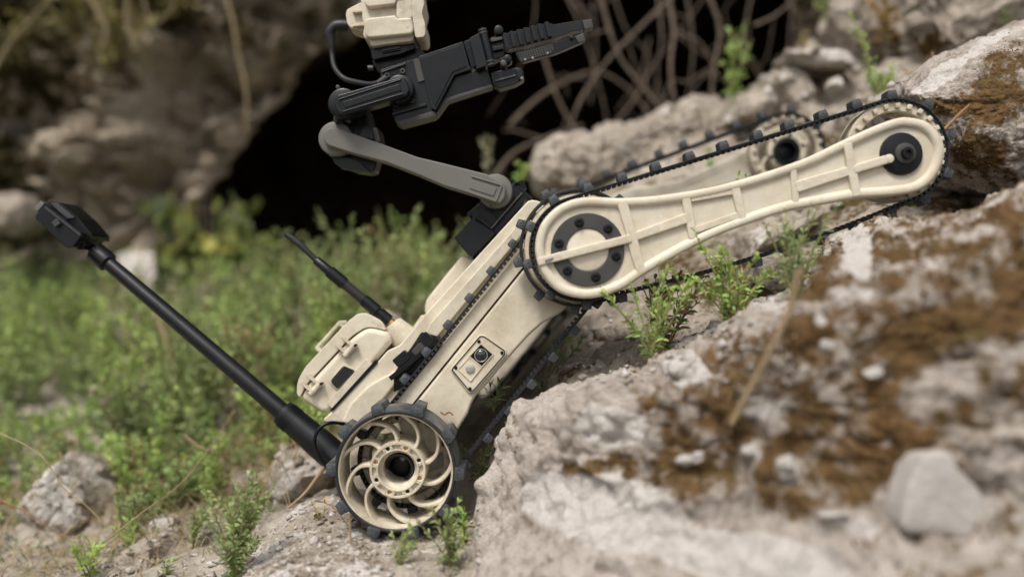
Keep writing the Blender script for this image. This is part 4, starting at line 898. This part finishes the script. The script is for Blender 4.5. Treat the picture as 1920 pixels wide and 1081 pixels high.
# camera head
slab('head_bracket', [(694,86),(776,76),(777,91),(752,101),(700,112),(697,108)], .060, .10, BLACK, WR, .001, 2, 2)
bar('bracket_slot', (716, 94), (750, 88), 12, .0575, .061, BLACK2, WR, .0006, 1); bar('bracket_rib', (716, 95), (750, 89), 2, .0555, .058, DGREY, WR, .0003, .5)
slab('head_bracket', [(697,113),(777,92),(786,90),(797,100),(782,108),(712,130),(702,124)], .072, .10, BLACK2, WR, .001, 2, 2)
tube('knob', [U(690, 128, .07), U(700, 128, .07)], K(6), DGREY, WR, 12)
HD = slab('camera_head', [(675,-6),(680,-70),(780,-78),(772,-6),(774,20),(777,66),(774,77),(695,87),(693,75),(683,72),(680,64),(683,52),(679,34),(678,10)], .050, .10, CREAM, RB, .005, 4, 5)
slab('head_lobe', [(683,-12),(775,-18),(776,-6),(744,0),(741,8),(690,14),(683,6)], .042, .055, CREAM, HD, .003, 3, 4)
slab('head_lobe', [(684,38),(690,33),(740,28),(744,34),(772,32),(776,55),(772,64),(690,72),(683,64)], .042, .055, CREAM, HD, .003, 3, 5)
slab('head_lobe', [(743,-14),(773,-16),(774,34),(752,38),(743,34)], .0435, .055, CREAM, HD, .003, 3, 4)
slab('head_bezel', [(768,-70),(785,-60),(793,-6),(796,6),(791,26),(797,44),(798,64),(794,70),(779,71),(777,60),(770,8)], .044, .10, CREAM, HD, .004, 3, 4)
slab('head_rear', [(648,27),(650,18),(676,4),(684,6),(684,60),(657,52),(651,46)], .065, .10, CREAM, HD, .003, 3, 4)
for q in (((660,22),(684,18)), ((660,48),(684,44))): bar('head_fin', q[0], q[1], 3, .058, .07, CREAM, HD, .0008, 1, 7)
tube('cable_boot', [U(652, 48, .085), U(640, 48, .085), U(628, 50, .085), U(619, 61, .085), U(621, 76, .085), U(623, 90, .085)], [K(11), K(12), K(11.5), K(11), K(8.5), K(6)], RUBBERD, HD, 16, 5)
tube('cable', [U(623, 86, .085), U(623, 105, .085), U(628, 128, .08), U(645, 147, .075), U(672, 155, .065), U(695, 158, .055), U(710, 155, .05)], K(5.4), RUBBERD, RB, 12, 8)
# gripper
GB = slab('gripper_housing', [(785,106),(868,78),(880,123),(884,130),(852,141),(817,207),(808,203)], .052, .082, BLACK, RB, .0015, 2, 2)
slab('housing_plate', [(787,110),(864,84),(875,124),(848,135),(815,200)], .0505, .053, BLACK2, GB, .0006, 2, 2)
slab('lower_housing', [(817,211),(857,143),(914,131),(922,158),(838,184)], .060, .078, BLACK2, GB, .0015, 2, 2)
slab('housing_floor', [(817,213),(837,184),(922,158),(924,163),(840,190),(819,219)], .058, .076, DGREY, GB, .0005)
slab('flange', [(869,78),(883,73),(896,120),(884,130)], .060, .08, BLACK2, GB, .0008)
slab('flange', [(880,72),(899,62),(914,122),(894,130)], .046, .08, BLACK, GB, .0015, 2, 2)
tube('hinge_pin', [U(904, 54, .046), U(906, 60, .046), U(919, 112, .046), U(921, 121, .046)], [K(6.5), K(7.5), K(7.5), K(7)], BLACK, GB, 18)
for t in (.02, .1, .88, .97): p = along((904, 54), (921, 122), t); q = along((904, 54), (921, 122), t + .045); tube('hinge_collar', [U(*p, .046), U(*q, .046)], K(8.8), DGREY, GB, 18)
slab('jaw_mount', [(918,72),(940,64),(946,104),(926,112)], .058, .08, BLACK2, GB, .001, 2, 2)
bar('mount_pin', (920, 76), (942, 71), 6, .052, .06, DGREY, GB, .0006, 1); bar('mount_pin', (924, 92), (944, 88), 7, .052, .06, BLACK, GB, .0006, 1)
disc('knob', 935, 56, 9, .05, .068, BLACK, GB, .0015, 20)
disc('knob', 952, 110, 8, .05, .068, BLACK2, GB, .0015, 20); disc('knob', 944, 118, 6, .048, .09, DGREY, GB, .001, 16)
UJ = slab('upper_jaw', [(938,66),(1028,43),(1040,46),(1075,40),(1108,36),(1112,50),(1072,60),(1040,72),(953,93),(943,90)], .058, .074, BLACK, GB, .001, 2, 1)
for k in range(7):
    x = 945 + k * 13.2; y_ = 64.5 - k * 3.55
    slab('rail_tooth', [(x - 3.5, y_ - 1), (x + 4, y_ - 3), (x + 10.5, y_ + 24), (x + 3.5, y_ + 26)], .052, .059, BLACK, UJ, .0007, 2, .6)
slab('jaw_tip', [(1092,39),(1109,35.5),(1112.5,51),(1096,55)], .054, .07, DGREY, UJ, .0006)
LJ = slab('lower_jaw', [(966,99),(1030,82),(1094,62),(1098,76),(1062,92),(1040,101),(980,117),(973,114)], .056, .066, BLACK2, GB, .001, 2, 1)
bm = bmesh.new()
for i in range(14):
    for j in range(4):
        cx = 974 + i * 4.6 + j * 1.2; cy = 101.5 - i * 1.25 + j * 3.9
        if cx > 1037: continue
        c = U(cx, cy, .056); box_bm(bm, c, Vector((K(1.5), 0, K(.9))), Vector((0, K(1.2), 0)), Vector((-K(.9), 0, K(1.5))))
fin('grip_pattern', bm, DGREY, LJ)
for q in ((985,112), (999,109), (1027,100)): disc('screw', q[0], q[1], 2.6, .0545, .057, STEEL, LJ, .0003, 12)
slab('jaw_tip', [(1078,69),(1094,62),(1098,76),(1084,80)], .053, .063, DGREY, LJ, .0006); disc('screw', 1072, 70, 4, .052, .06, BLACK, LJ, .0006, 12)
slab('aiming_camera', [(920,136),(972,126),(981,131),(983,148),(966,158),(938,166),(924,158)], .058, .078, BLACK2, GB, .0015, 2, 2)
bar('camera_rib', (927, 152), (968, 141), 3, .055, .06, DGREY, GB, .0004, 1); slab('camera_face', [(966,130),(977,127),(983,146),(972,150)], .055, .07, BLACK, GB, .0008); disc('screw', 979, 147, 3, .052, .06, STEEL, GB, .0005, 12)

# wheels, sprockets and tracks ------------------------------------------------------
def hullpts(c1, r1, c2, r2, n=200):
    P_ = [(c1[0] + r1 * math.cos(t), c1[1] + r1 * math.sin(t)) for t in np.linspace(0, 2 * math.pi, n)] + [(c2[0] + r2 * math.cos(t), c2[1] + r2 * math.sin(t)) for t in np.linspace(0, 2 * math.pi, n)]
    P_ = sorted(set(P_)); cr = lambda o, a, b: (a[0] - o[0]) * (b[1] - o[1]) - (a[1] - o[1]) * (b[0] - o[0]); lo, up = [], []
    for p in P_:
        while len(lo) > 1 and cr(lo[-2], lo[-1], p) <= 0: lo.pop()
        lo.append(p)
    for p in P_[::-1]:
        while len(up) > 1 and cr(up[-2], up[-1], p) <= 0: up.pop()
        up.append(p)
    return lo[:-1] + up[:-1]
def resample(P_, n):
    A_ = np.array(P_ + [P_[0]]); s = np.concatenate([[0], np.cumsum(np.linalg.norm(np.diff(A_, axis=0), axis=1))]); t = np.linspace(0, s[-1], n, endpoint=False)
    return np.stack([np.interp(t, s, A_[:, 0]), np.interp(t, s, A_[:, 1])], 1), s[-1]
def lug_mesh(L, H, W, name='lug', slot=True):
    """L along track, H outward, W across; built with +X along, +Z outward, +Y away from the camera, near face at y=0"""
    bm = bmesh.new()
    prof = [(-L / 2, -.1 * H), (L / 2, -.1 * H), (L / 2, .25 * H), (L * .42, H), (-L * .42, H), (-L / 2, .25 * H)]
    f = [bm.verts.new((x, 0, z)) for x, z in prof]; b = [bm.verts.new((x * .9, W, z)) for x, z in prof]; n = len(f)
    bm.faces.new(f); bm.faces.new(b[::-1])
    for i in range(n): bm.faces.new((f[i], b[i], b[(i + 1) % n], f[(i + 1) % n]))
    bmesh.ops.bevel(bm, geom=list(bm.edges), offset=H * .12, segments=2, profile=.5, affect='EDGES', clamp_overlap=True)
    nf = len(bm.faces)
    if slot:   # pin hole and the raised boss round it
        lathe_bm(bm, Vector((0, 0, H * .42)), [(H * .09, .0008), (H * .09, -.0002), (H * .14, -.0005), (H * .20, -.0005), (H * .24, .0002), (H * .24, .001)], 14)
    bmesh.ops.recalc_face_normals(bm, faces=bm.faces)
    me = bpy.data.meshes.new(name); bm.to_mesh(me); bm.free(); me.shade_smooth(); me.set_sharp_from_angle(angle=R(40)); return me
def put_lug(me, m, parent, x, z, nx, nz, y):
    if not me.materials: me.materials.append(m)
    o = bpy.data.objects.new('lug', me); COL.objects.link(o); o.parent = parent
    a = Vector((nx, 0, nz)).normalized(); X = Vector((0, 1, 0)).cross(a); o.matrix_basis = Matrix.Translation((x, y, z)) @ Matrix((X, Vector((0, 1, 0)), a)).transposed().to_4x4()
    return o
def track(label, c1, r1, c2, r2, y0, y1, nl, lugLH, m, mb, pitch, phase=0., sag=0., teeth=True, lugdepth=None, toff=.0012):
    """c in px on plane y0, radii px on y0; belt with inner teeth and outer lugs"""
    k = S * (1 + y0); w1, w2 = U(*c1, y0), U(*c2, y0)
    H_ = hullpts((w1.x, w1.z), r1 * k, (w2.x, w2.z), r2 * k); P_, per = resample(H_, 360)
    if sag:
        ax1 = np.array([w2.x - w1.x, w2.z - w1.z]); ln = np.linalg.norm(ax1); ax1 /= ln; nn = np.array([ax1[1], -ax1[0]])
        if nn[1] > 0: nn = -nn
        rel = P_ - [w1.x, w1.z]; u_ = rel @ ax1 / ln; v_ = rel @ nn
        P_ = P_ + nn * (np.where(v_ > 0, 1, 0) * sag * np.clip(4 * u_ * (1 - u_), 0, 1))[:, None]
    T_ = np.roll(P_, -1, 0) - np.roll(P_, 1, 0); T_ /= np.linalg.norm(T_, axis=1, keepdims=True); N_ = np.stack([T_[:, 1], -T_[:, 0]], 1)
    if ((P_ - P_.mean(0)) * N_).sum() < 0: N_ = -N_
    bm = bmesh.new(); th = K(3.2, y0); n = len(P_); rg = []
    for (o_, y) in ((0, y0 + .0006), (-.2, y0), (-.8, y0), (-1, y0 + .0006), (-1, y1), (0, y1)):
        rg.append([bm.verts.new((P_[i, 0] + N_[i, 0] * th * (o_ + 1), y, P_[i, 1] + N_[i, 1] * th * (o_ + 1))) for i in range(n)])
    for j in range(6):
        A_, B2 = rg[j], rg[(j + 1) % 6]
        for i in range(n): bm.faces.new((A_[i], A_[(i + 1) % n], B2[(i + 1) % n], B2[i]))
    if teeth:
        nt_ = int(per / pitch); idx = np.arange(nt_) * n / nt_
        for q in idx:
            i = int(q) % n; f = q - int(q); j = (i + 1) % n; p = P_[i] * (1 - f) + P_[j] * f; N2 = N_[i]; T2 = T_[i]
            for yc in (y0 + (toff if N2[1] > -.3 else .0012), y1 - .003):
                box_bm(bm, Vector((p[0] - N2[0] * th * .7, yc, p[1] - N2[1] * th * .7)), Vector((T2[0], 0, T2[1])) * pitch * .30, Vector((0, .0016, 0)), Vector((N2[0], 0, N2[1])) * th * .75)
    tr = fin(label, bm, mb, RB)
    lm = lug_mesh(K(lugLH[0], y0), K(lugLH[1], y0), (lugdepth or (y1 - y0)) + .003)
    for q in (np.arange(nl) / nl + phase) % 1:
        i = int(q * n) % n; put_lug(lm, m, tr, P_[i, 0] + N_[i, 0] * th * .8, P_[i, 1] + N_[i, 1] * th * .8, N_[i, 0], N_[i, 1], y0 - .0015)
    return tr
def ringlugs(parent, px, py, r, y0, depth, n, ph, LH, m):
    c = U(px, py, y0); lm = lug_mesh(K(LH[0], y0), K(LH[1], y0), depth)
    for k in range(n):
        a = R(ph + 360 / n * k); put_lug(lm, m, parent, c.x + K(r, y0) * math.cos(a), c.z + K(r, y0) * math.sin(a), math.cos(a), math.sin(a), y0 - .0012)
def sprocket(px, py, ro, ri, y0, y1, nteeth, nsp, parent, hub=None, hole=None, name='sprocket', tlen=8, spw=9):
    """cream toothed ring with spokes"""
    bm = bmesh.new(); c = U(px, py, y0)
    lathe_bm(bm, c, [(K(ri, y0), y1), (K(ri, y0), y0 + .001), (K(ri + 2, y0), y0), (K(ro - 2, y0), y0), (K(ro, y0), y0 + .001), (K(ro, y1 * 0 + y0), y1)], 72)
    sp = fin(name, bm, CREAM, parent)
    bm = bmesh.new()
    for k in range(nteeth):
        a = 2 * math.pi * k / nteeth; er = Vector((math.cos(a), 0, math.sin(a))); et = Vector((-math.sin(a), 0, math.cos(a)))
        box_bm(bm, c + er * K((ro + ri) / 2, y0) + Vector((0, -.0022, 0)), er * K(tlen / 2, y0), et * K(tlen * .45, y0), Vector((0, .0028, 0)), .0006)
    fin('tooth', bm, CREAM, sp)['kind'] = 'stuff'
    if nsp:
        for k in range(nsp):
            bm = bmesh.new(); a = 2 * math.pi * k / nsp + .3; pts = []
            for t in np.linspace(0, 1, 7):
                r_ = K(hub * .9 + (ri - hub * .9) * t, y0); a_ = a + .45 * t * t; pts.append(Vector((c.x + r_ * math.cos(a_), (y0 + y1) / 2, c.z + r_ * math.sin(a_))))
            tube_bm(bm, pts, K(spw / 2, y0), 8); fin('spoke', bm, CREAM, sp)
    if hub:
        bm = bmesh.new(); lathe_bm(bm, c, [(K(hole, y0), y1), (K(hole, y0), y0 - .001), (K(hole + 2, y0), y0 - .002), (K(hub - 2, y0), y0 - .002), (K(hub, y0), y0 - .001), (K(hub, y0), y1)], 48); fin('hub', bm, CREAM, sp)
    return sp
# rear drive wheel
WX, WY, YW = 741, 884, -.055
rw = ring('rear_tyre', WX, WY, 115, 108, YW, .003, RUBBERD, RB, 96, .0012)
bm = bmesh.new(); c = U(WX, WY, YW)    # rubber tread, slightly crowned
lathe_bm(bm, c, [(K(113, YW), YW + .002), (K(115.5, YW), YW + .003), (K(118, YW), YW + .02), (K(118, YW), YW + .05), (K(113, YW), YW + .058)], 96); fin('tread', bm, RUBBER, rw)
ringlugs(rw, WX, WY, 113, YW, .052, 10, 34, (25, 17), RUBBER)
bm = bmesh.new(); lathe_bm(bm, c, [(K(108.5, YW), .002), (K(108.5, YW), YW + .002), (K(105.5, YW), YW + .0025), (K(104, YW), YW + .006), (K(104, YW), .002)], 96); rim = fin('wheel_rim', bm, CREAM, RB)
HX, HY, YH = 745.5, 881, -.048
ch = U(HX, HY, YH)
for k in range(9):
    bm = bmesh.new(); a0_ = R(92 + 40 * k); prev = None; N_ = 14
    for i in range(N_ + 1):
        t = i / N_; r_ = K(50 + 57 * t, YH); a_ = a0_ + R(36) * (t ** 1.25) * 1.0 - R(6) * math.sin(math.pi * t)
        p = Vector((ch.x + (c.x - ch.x) * t + r_ * math.cos(a_), 0, ch.z + (c.z - ch.z) * t + r_ * math.sin(a_)))
        if i: d = (p - lastp).normalized()
        else:
            r2 = K(51, YH); d = Vector((math.cos(a_), 0, math.sin(a_)))
        nn = Vector((-d.z, 0, d.x)); hw = K(3.3 + 1.2 * abs(2 * t - 1) ** 3, YH); y0_ = YH + .002 + .003 * math.sin(math.pi * t)
        q = [bm.verts.new(p + nn * s * hw * f + Vector((0, yv, 0))) for s, f, yv in ((-1, 1, y0_ + .022), (-1, 1, y0_ + .0015), (-1, .5, y0_), (1, .5, y0_), (1, 1, y0_ + .0015), (1, 1, y0_ + .022))]
        if prev:
            for j in range(6): bm.faces.new((prev[j], prev[(j + 1) % 6], q[(j + 1) % 6], q[j]))
        else: bm.faces.new(q[::-1])
        prev = q; lastp = p
    bm.faces.new(prev); fin('spoke', bm, CREAM, rim, 50)
bm = bmesh.new()
lathe_bm(bm, ch, [(K(36, YH), .0), (K(36, YH), YH + .001), (K(37.5, YH), YH - .001), (K(39.5, YH), YH - .001), (K(40, YH), YH + .003), (K(47.5, YH), YH + .003), (K(48.5, YH), YH - .001), (K(52, YH), YH - .001), (K(53, YH), YH + .0005), (K(55, YH), .0)], 80)
hb = fin('hub', bm, CREAM, rim)
lathe_ = bmesh.new(); lathe_bm(lathe_, ch, [(K(30, YH), .0), (K(30, YH), YH + .012), (K(36.5, YH), YH + .008), (K(36.5, YH), .0)], 64); fin('hub_liner', lathe_, CREAM, rim)
for r0, yy0 in ((30.2, -.03), (27, -.02), (24, -.008)): ring('hub_bore', 745.5 + (r0 - 30) * -.6, 880 + (r0 - 30) * .6, r0, r0 - 3.5, yy0, .02, DGREY, RB, 48, .0005)
disc('hub_bore', 748, 876, 22, .003, .012, BLACK2, RB); disc('axle_pin', 755, 858, 6.5, -.002, .006, STEEL, RB, .001, 24)
for k in range(8):
    a = R(27 + 45 * k - 2); px_, py_ = HX + 43.8 * math.cos(a), HY - 43.8 * math.sin(a)
    ring('boss', px_, py_, 7.4, 4.2, YH - .0006, YH + .006, CREAM, rim, 20, .0005); disc('insert', px_, py_, 4.3, YH + .0025, YH + .004, BRASS if k % 2 else BLACK2, rim, .0002, 16)
    a2 = R(27 + 45 * k + 20.5); 
    bm = bmesh.new(); e = Vector((math.cos(a), 0, math.sin(a))); tt_ = Vector((-e.z, 0, e.x))
    for sg in (-1, 1): box_bm(bm, ch + e * K(43.8, YH) + tt_ * sg * K(8.2, YH) + Vector((0, .0015, 0)), e * K(4.5, YH), tt_ * K(1.1, YH), Vector((0, .0024, 0)))
    fin('web', bm, CREAM, rim)
# body track near side with its sprockets
RX, RY = 760, 862; FX, FY = 1074, 470
trk = track('body_track', (RX, RY), 87, (FX + 2, FY - 1), 88, .002, .026, 24, (18, 14), RUBBER, RUBBERD, .0062, .013, 0, True, .014)
sprocket(RX + 2, RY - 2, 84, 70, .008, .03, 22, 6, RB, 30, 15)
sprocket(FX, FY, 84, 70, .008, .03, 22, 6, RB, 34, 15)
# outboard drum wheel
dr = ring('front_tyre', 1086, 464, 112, 106, -.016, -.002, RUBBERD, RB, 110, .001)
ringlugs(dr, 1086, 464, 111, -.016, .014, 10, 14, (18, 15), RUBBER)
ring('drum_rim', 1087, 465, 104, 92, -.014, .004, CREAM, RB, 90, .002)
ring('drum_rim', 1090, 466, 98, 88, -.034, -.012, CREAM, RB, 90, .002)
disc('drum_plate', 1088, 466, 93, -.010, .004, DGREY, RB)
# flipper track
ft = track('flipper_track', (1092, 466), 97, (1681, 283), 97, -.048, -.032, 28, (19, 15), RUBBER, RUBBERD, .0062, .016, .009, True, .016, .0035)
sprocket(1681, 283, 94, 74, -.044, -.016, 24, 7, RB, 30, 14, tlen=9)
# flipper arm -------------------------------------------------------------------
OUT = [(1004,464),(1008,436),(1020,411),(1046,386),(1080,372),(1115,369),(1162,371),(1227,367),(1310,355),(1379,339),(1449,318),(1518,293),(1587,260),(1640,236),(1680,222),(1705,220),(1738,228),(1762,252),(1771,283),(1764,315),(1745,343),(1715,360),(1670,367),(1610,371),(1541,383),(1472,397),(1402,420),(1333,447),(1264,482),(1208,515),(1171,540),(1128,556),(1088,559),(1046,546),(1019,516),(1008,490)]
OUTS = smoothpoly(OUT, 4)
YA = -.078
FA = slab('flipper_arm', OUTS, YA + .0042, -.052, ARM, RB, .0008, 2)
def offset_poly(pts, d):
    P_ = np.array(pts); T_ = np.roll(P_, -1, 0) - np.roll(P_, 1, 0); T_ /= np.linalg.norm(T_, axis=1, keepdims=True); N_ = np.stack([T_[:, 1], -T_[:, 0]], 1)
    if ((P_ - P_.mean(0)) * N_).sum() > 0: N_ = -N_
    return P_ + N_ * d
def rimmesh(name, pts, w, y0, y1, m, parent, rnd=.0016):
    O = [offset_poly(pts, d) for d in (0, 1.5, 4.5, w - 4, w, w + 2.5)]; ys = (y0 + rnd * 1.6, y0 + rnd * .5, y0, y0, y0 + rnd * .7, y1)
    bm = bmesh.new(); rg = []
    for a, y in zip(O, ys):
        k_ = y0; rg.append([bm.verts.new((U(p[0], p[1], k_).x, y, U(p[0], p[1], k_).z)) for p in a])
    back = [bm.verts.new((v.co.x, -.052, v.co.z)) for v in rg[0]]; rg = [back] + rg; n = len(back)
    for j in range(len(rg) - 1):
        for i in range(n): bm.faces.new((rg[j][i], rg[j][(i + 1) % n], rg[j + 1][(i + 1) % n], rg[j + 1][i]))
    return fin(name, bm, m, parent, 60)
rimmesh('arm_rim', OUTS, 16, YA, YA + .0044, ARM, FA, .0022)
RBY = YA + .0004
def rib(p0, p1, w, w2=None, y=RBY, r=4): return bar('rib', p0, p1, w, y, YA + .006, ARM, FA, .0022, r, w2)
rib((1008, 491), (1184, 446), 16, 16, YA - .002); rib((1184, 446), (1292, 407), 16, 20, YA - .0004)
slab('rib', [(1162,376),(1176,376),(1192,430),(1203,476),(1212,508),(1196,516),(1184,480),(1172,430),(1158,384)], YA - .0002, YA + .006, ARM, FA, .0016, 3, 4)
rib((1286, 366), (1301, 448), 17, 17, YA + .0001); rib((1378, 346), (1396, 420), 18, 16); rib((1488, 312), (1494, 388), 13, 13)
rib((1492, 351), (1600, 318), 22, 17, YA - .0004); rib((1600, 318), (1668, 297), 17, 17, YA - .002, 8); rib((1590, 268), (1608, 368), 17, 17, YA - .0012)
bar('rib', (1296, 374), (1374, 360), 9, YA + .001, YA + .006, ARM, FA, .0012, 2); bar('rib', (1305, 431), (1388, 402), 12, YA + .001, YA + .006, ARM, FA, .0012, 2)
# black bolted ring
CR = ring('clamp_ring', 1102, 468, 69, 40, YA + .002, YA + .007, DGREY, FA, 80, .0008)
disc('drum_cap', 1102, 468, 39.5, YA + .0035, YA + .006, ARM, FA)
for q in ((1086, 417), (1140, 428), (1048, 456), (1064, 507), (1117, 519), (1155, 480)):
    disc('bolt_seat', q[0], q[1], 9.5, YA + .0014, YA + .004, BLACK, FA, .0004, 24); hexbolt('bolt', q[0], q[1], 6, YA + .0012, BLACK2, FA)
slab('chip', [(1022,487),(1038,482),(1038,486),(1030,491),(1022,492)], YA - .0023, YA - .0018, CHIP, FA, 0); slab('chip', [(1591,291),(1595,291),(1596,302),(1592,303)], YA - .0010, YA - .0004, CHIP, FA, 0)
disc('tip_disc', 1691, 288, 40, YA + .001, YA + .007, BLACK, FA, .001, 60)
disc('tip_boss', 1699, 287, 20, YA - .002, YA + .003, DGREY, FA, .002, 32); hexbolt('bolt', 1700, 287, 11, YA - .002, BLACK2, FA)
disc('rib_end', 1669, 297, 8.6, YA - .0024, YA + .006, ARM, FA, .0016, 24)

# far side ----------------------------------------------------------------------
FYD = .36
ft2 = track('body_track', (960 + (RX - 960) * .735, 540 + (RY - 540) * .735), 64, (960 + (FX - 960) * .735, 540 + (FY - 540) * .735), 64, FYD, FYD + .025, 24, (15, 13), RUBBERD, RUBBERD, .0060, .03, 0, True)
sprocket(960 + (RX - 960) * .735, 540 + (RY - 540) * .735, 61, 50, FYD + .003, FYD + .03, 22, 6, RB, 22, 11)
r2 = ring('rear_tyre', 960 + (WX - 960) * .68, 540 + (WY - 540) * .68, 80, 74, .395, .45, RUBBERD, RB, 80); ringlugs(r2, 960 + (WX - 960) * .68, 540 + (WY - 540) * .68, 80, .395, .05, 10, 20, (18, 12), RUBBER)
ftk = track('flipper_track', (1048, 442), 70, (1476, 283), 71, .385, .400, 26, (15, 14), RUBBER, RUBBERD, .0058, .0, .003, True, None, .0035)
sf = sprocket(1476, 283, 69, 56, .39, .412, 22, 6, RB, 36, 25, tlen=7, spw=7)
ring('bearing', 1476, 284, 25, 18, .380, .41, BLACK2, RB, 40); disc('bearing', 1476, 284, 18.5, .397, .41, BLACK2, RB)
for k in range(6):
    a = R(20 + 60 * k); disc('bolt_hole', 1476 + 32 * math.cos(a), 283 - 32 * math.sin(a), 3.6, .3868, .39, BLACK2, sf, .0002, 14)
far = slab('flipper_arm', smoothpoly([(1000,480),(1010,440),(1060,415),(1120,385),(1171,356),(1264,340),(1333,311),(1393,283),(1440,245),(1490,232),(1530,262),(1535,300),(1505,335),(1450,350),(1380,365),(1250,420),(1100,530),(1030,540)], 4), .425, .45, ARM, RB, .003, 3)
slab('arm_ridge', smoothpoly([(1100,440),(1160,385),(1200,372),(1270,360),(1340,333),(1400,302),(1430,300),(1420,330),(1340,352),(1250,385),(1170,430),(1120,470)], 4), .419, .427, ARM, far, .002, 3)
# small chassis cross axles so both sides are joined
for (x, y_) in ((RX, RY), (FX, FY)):
    p = U(x, y_, .02); bm = bmesh.new(); tube_bm(bm, [p, p + Vector((0, .36, 0))], .012, 20); fin('axle', bm, DGREY, RB)
p = U(1681, 283, -.045); bm = bmesh.new(); tube_bm(bm, [p + Vector((0, -.02, 0)), p + Vector((0, .03, 0))], .009, 20); fin('axle', bm, DGREY, RB)
p = U(1476, 283, .40); bm = bmesh.new(); tube_bm(bm, [p, p + Vector((0, .045, 0))], .008, 16); fin('axle', bm, DGREY, RB)
# dried plant scraps caught on the robot
strand('dry brown scrap of moss lying on the shell above the rear wheel', [(826, 772), (834, 776), (842, 772), (850, 778)], 2.2, .0, TWIG, 'plant_scrap', 'plant scrap')
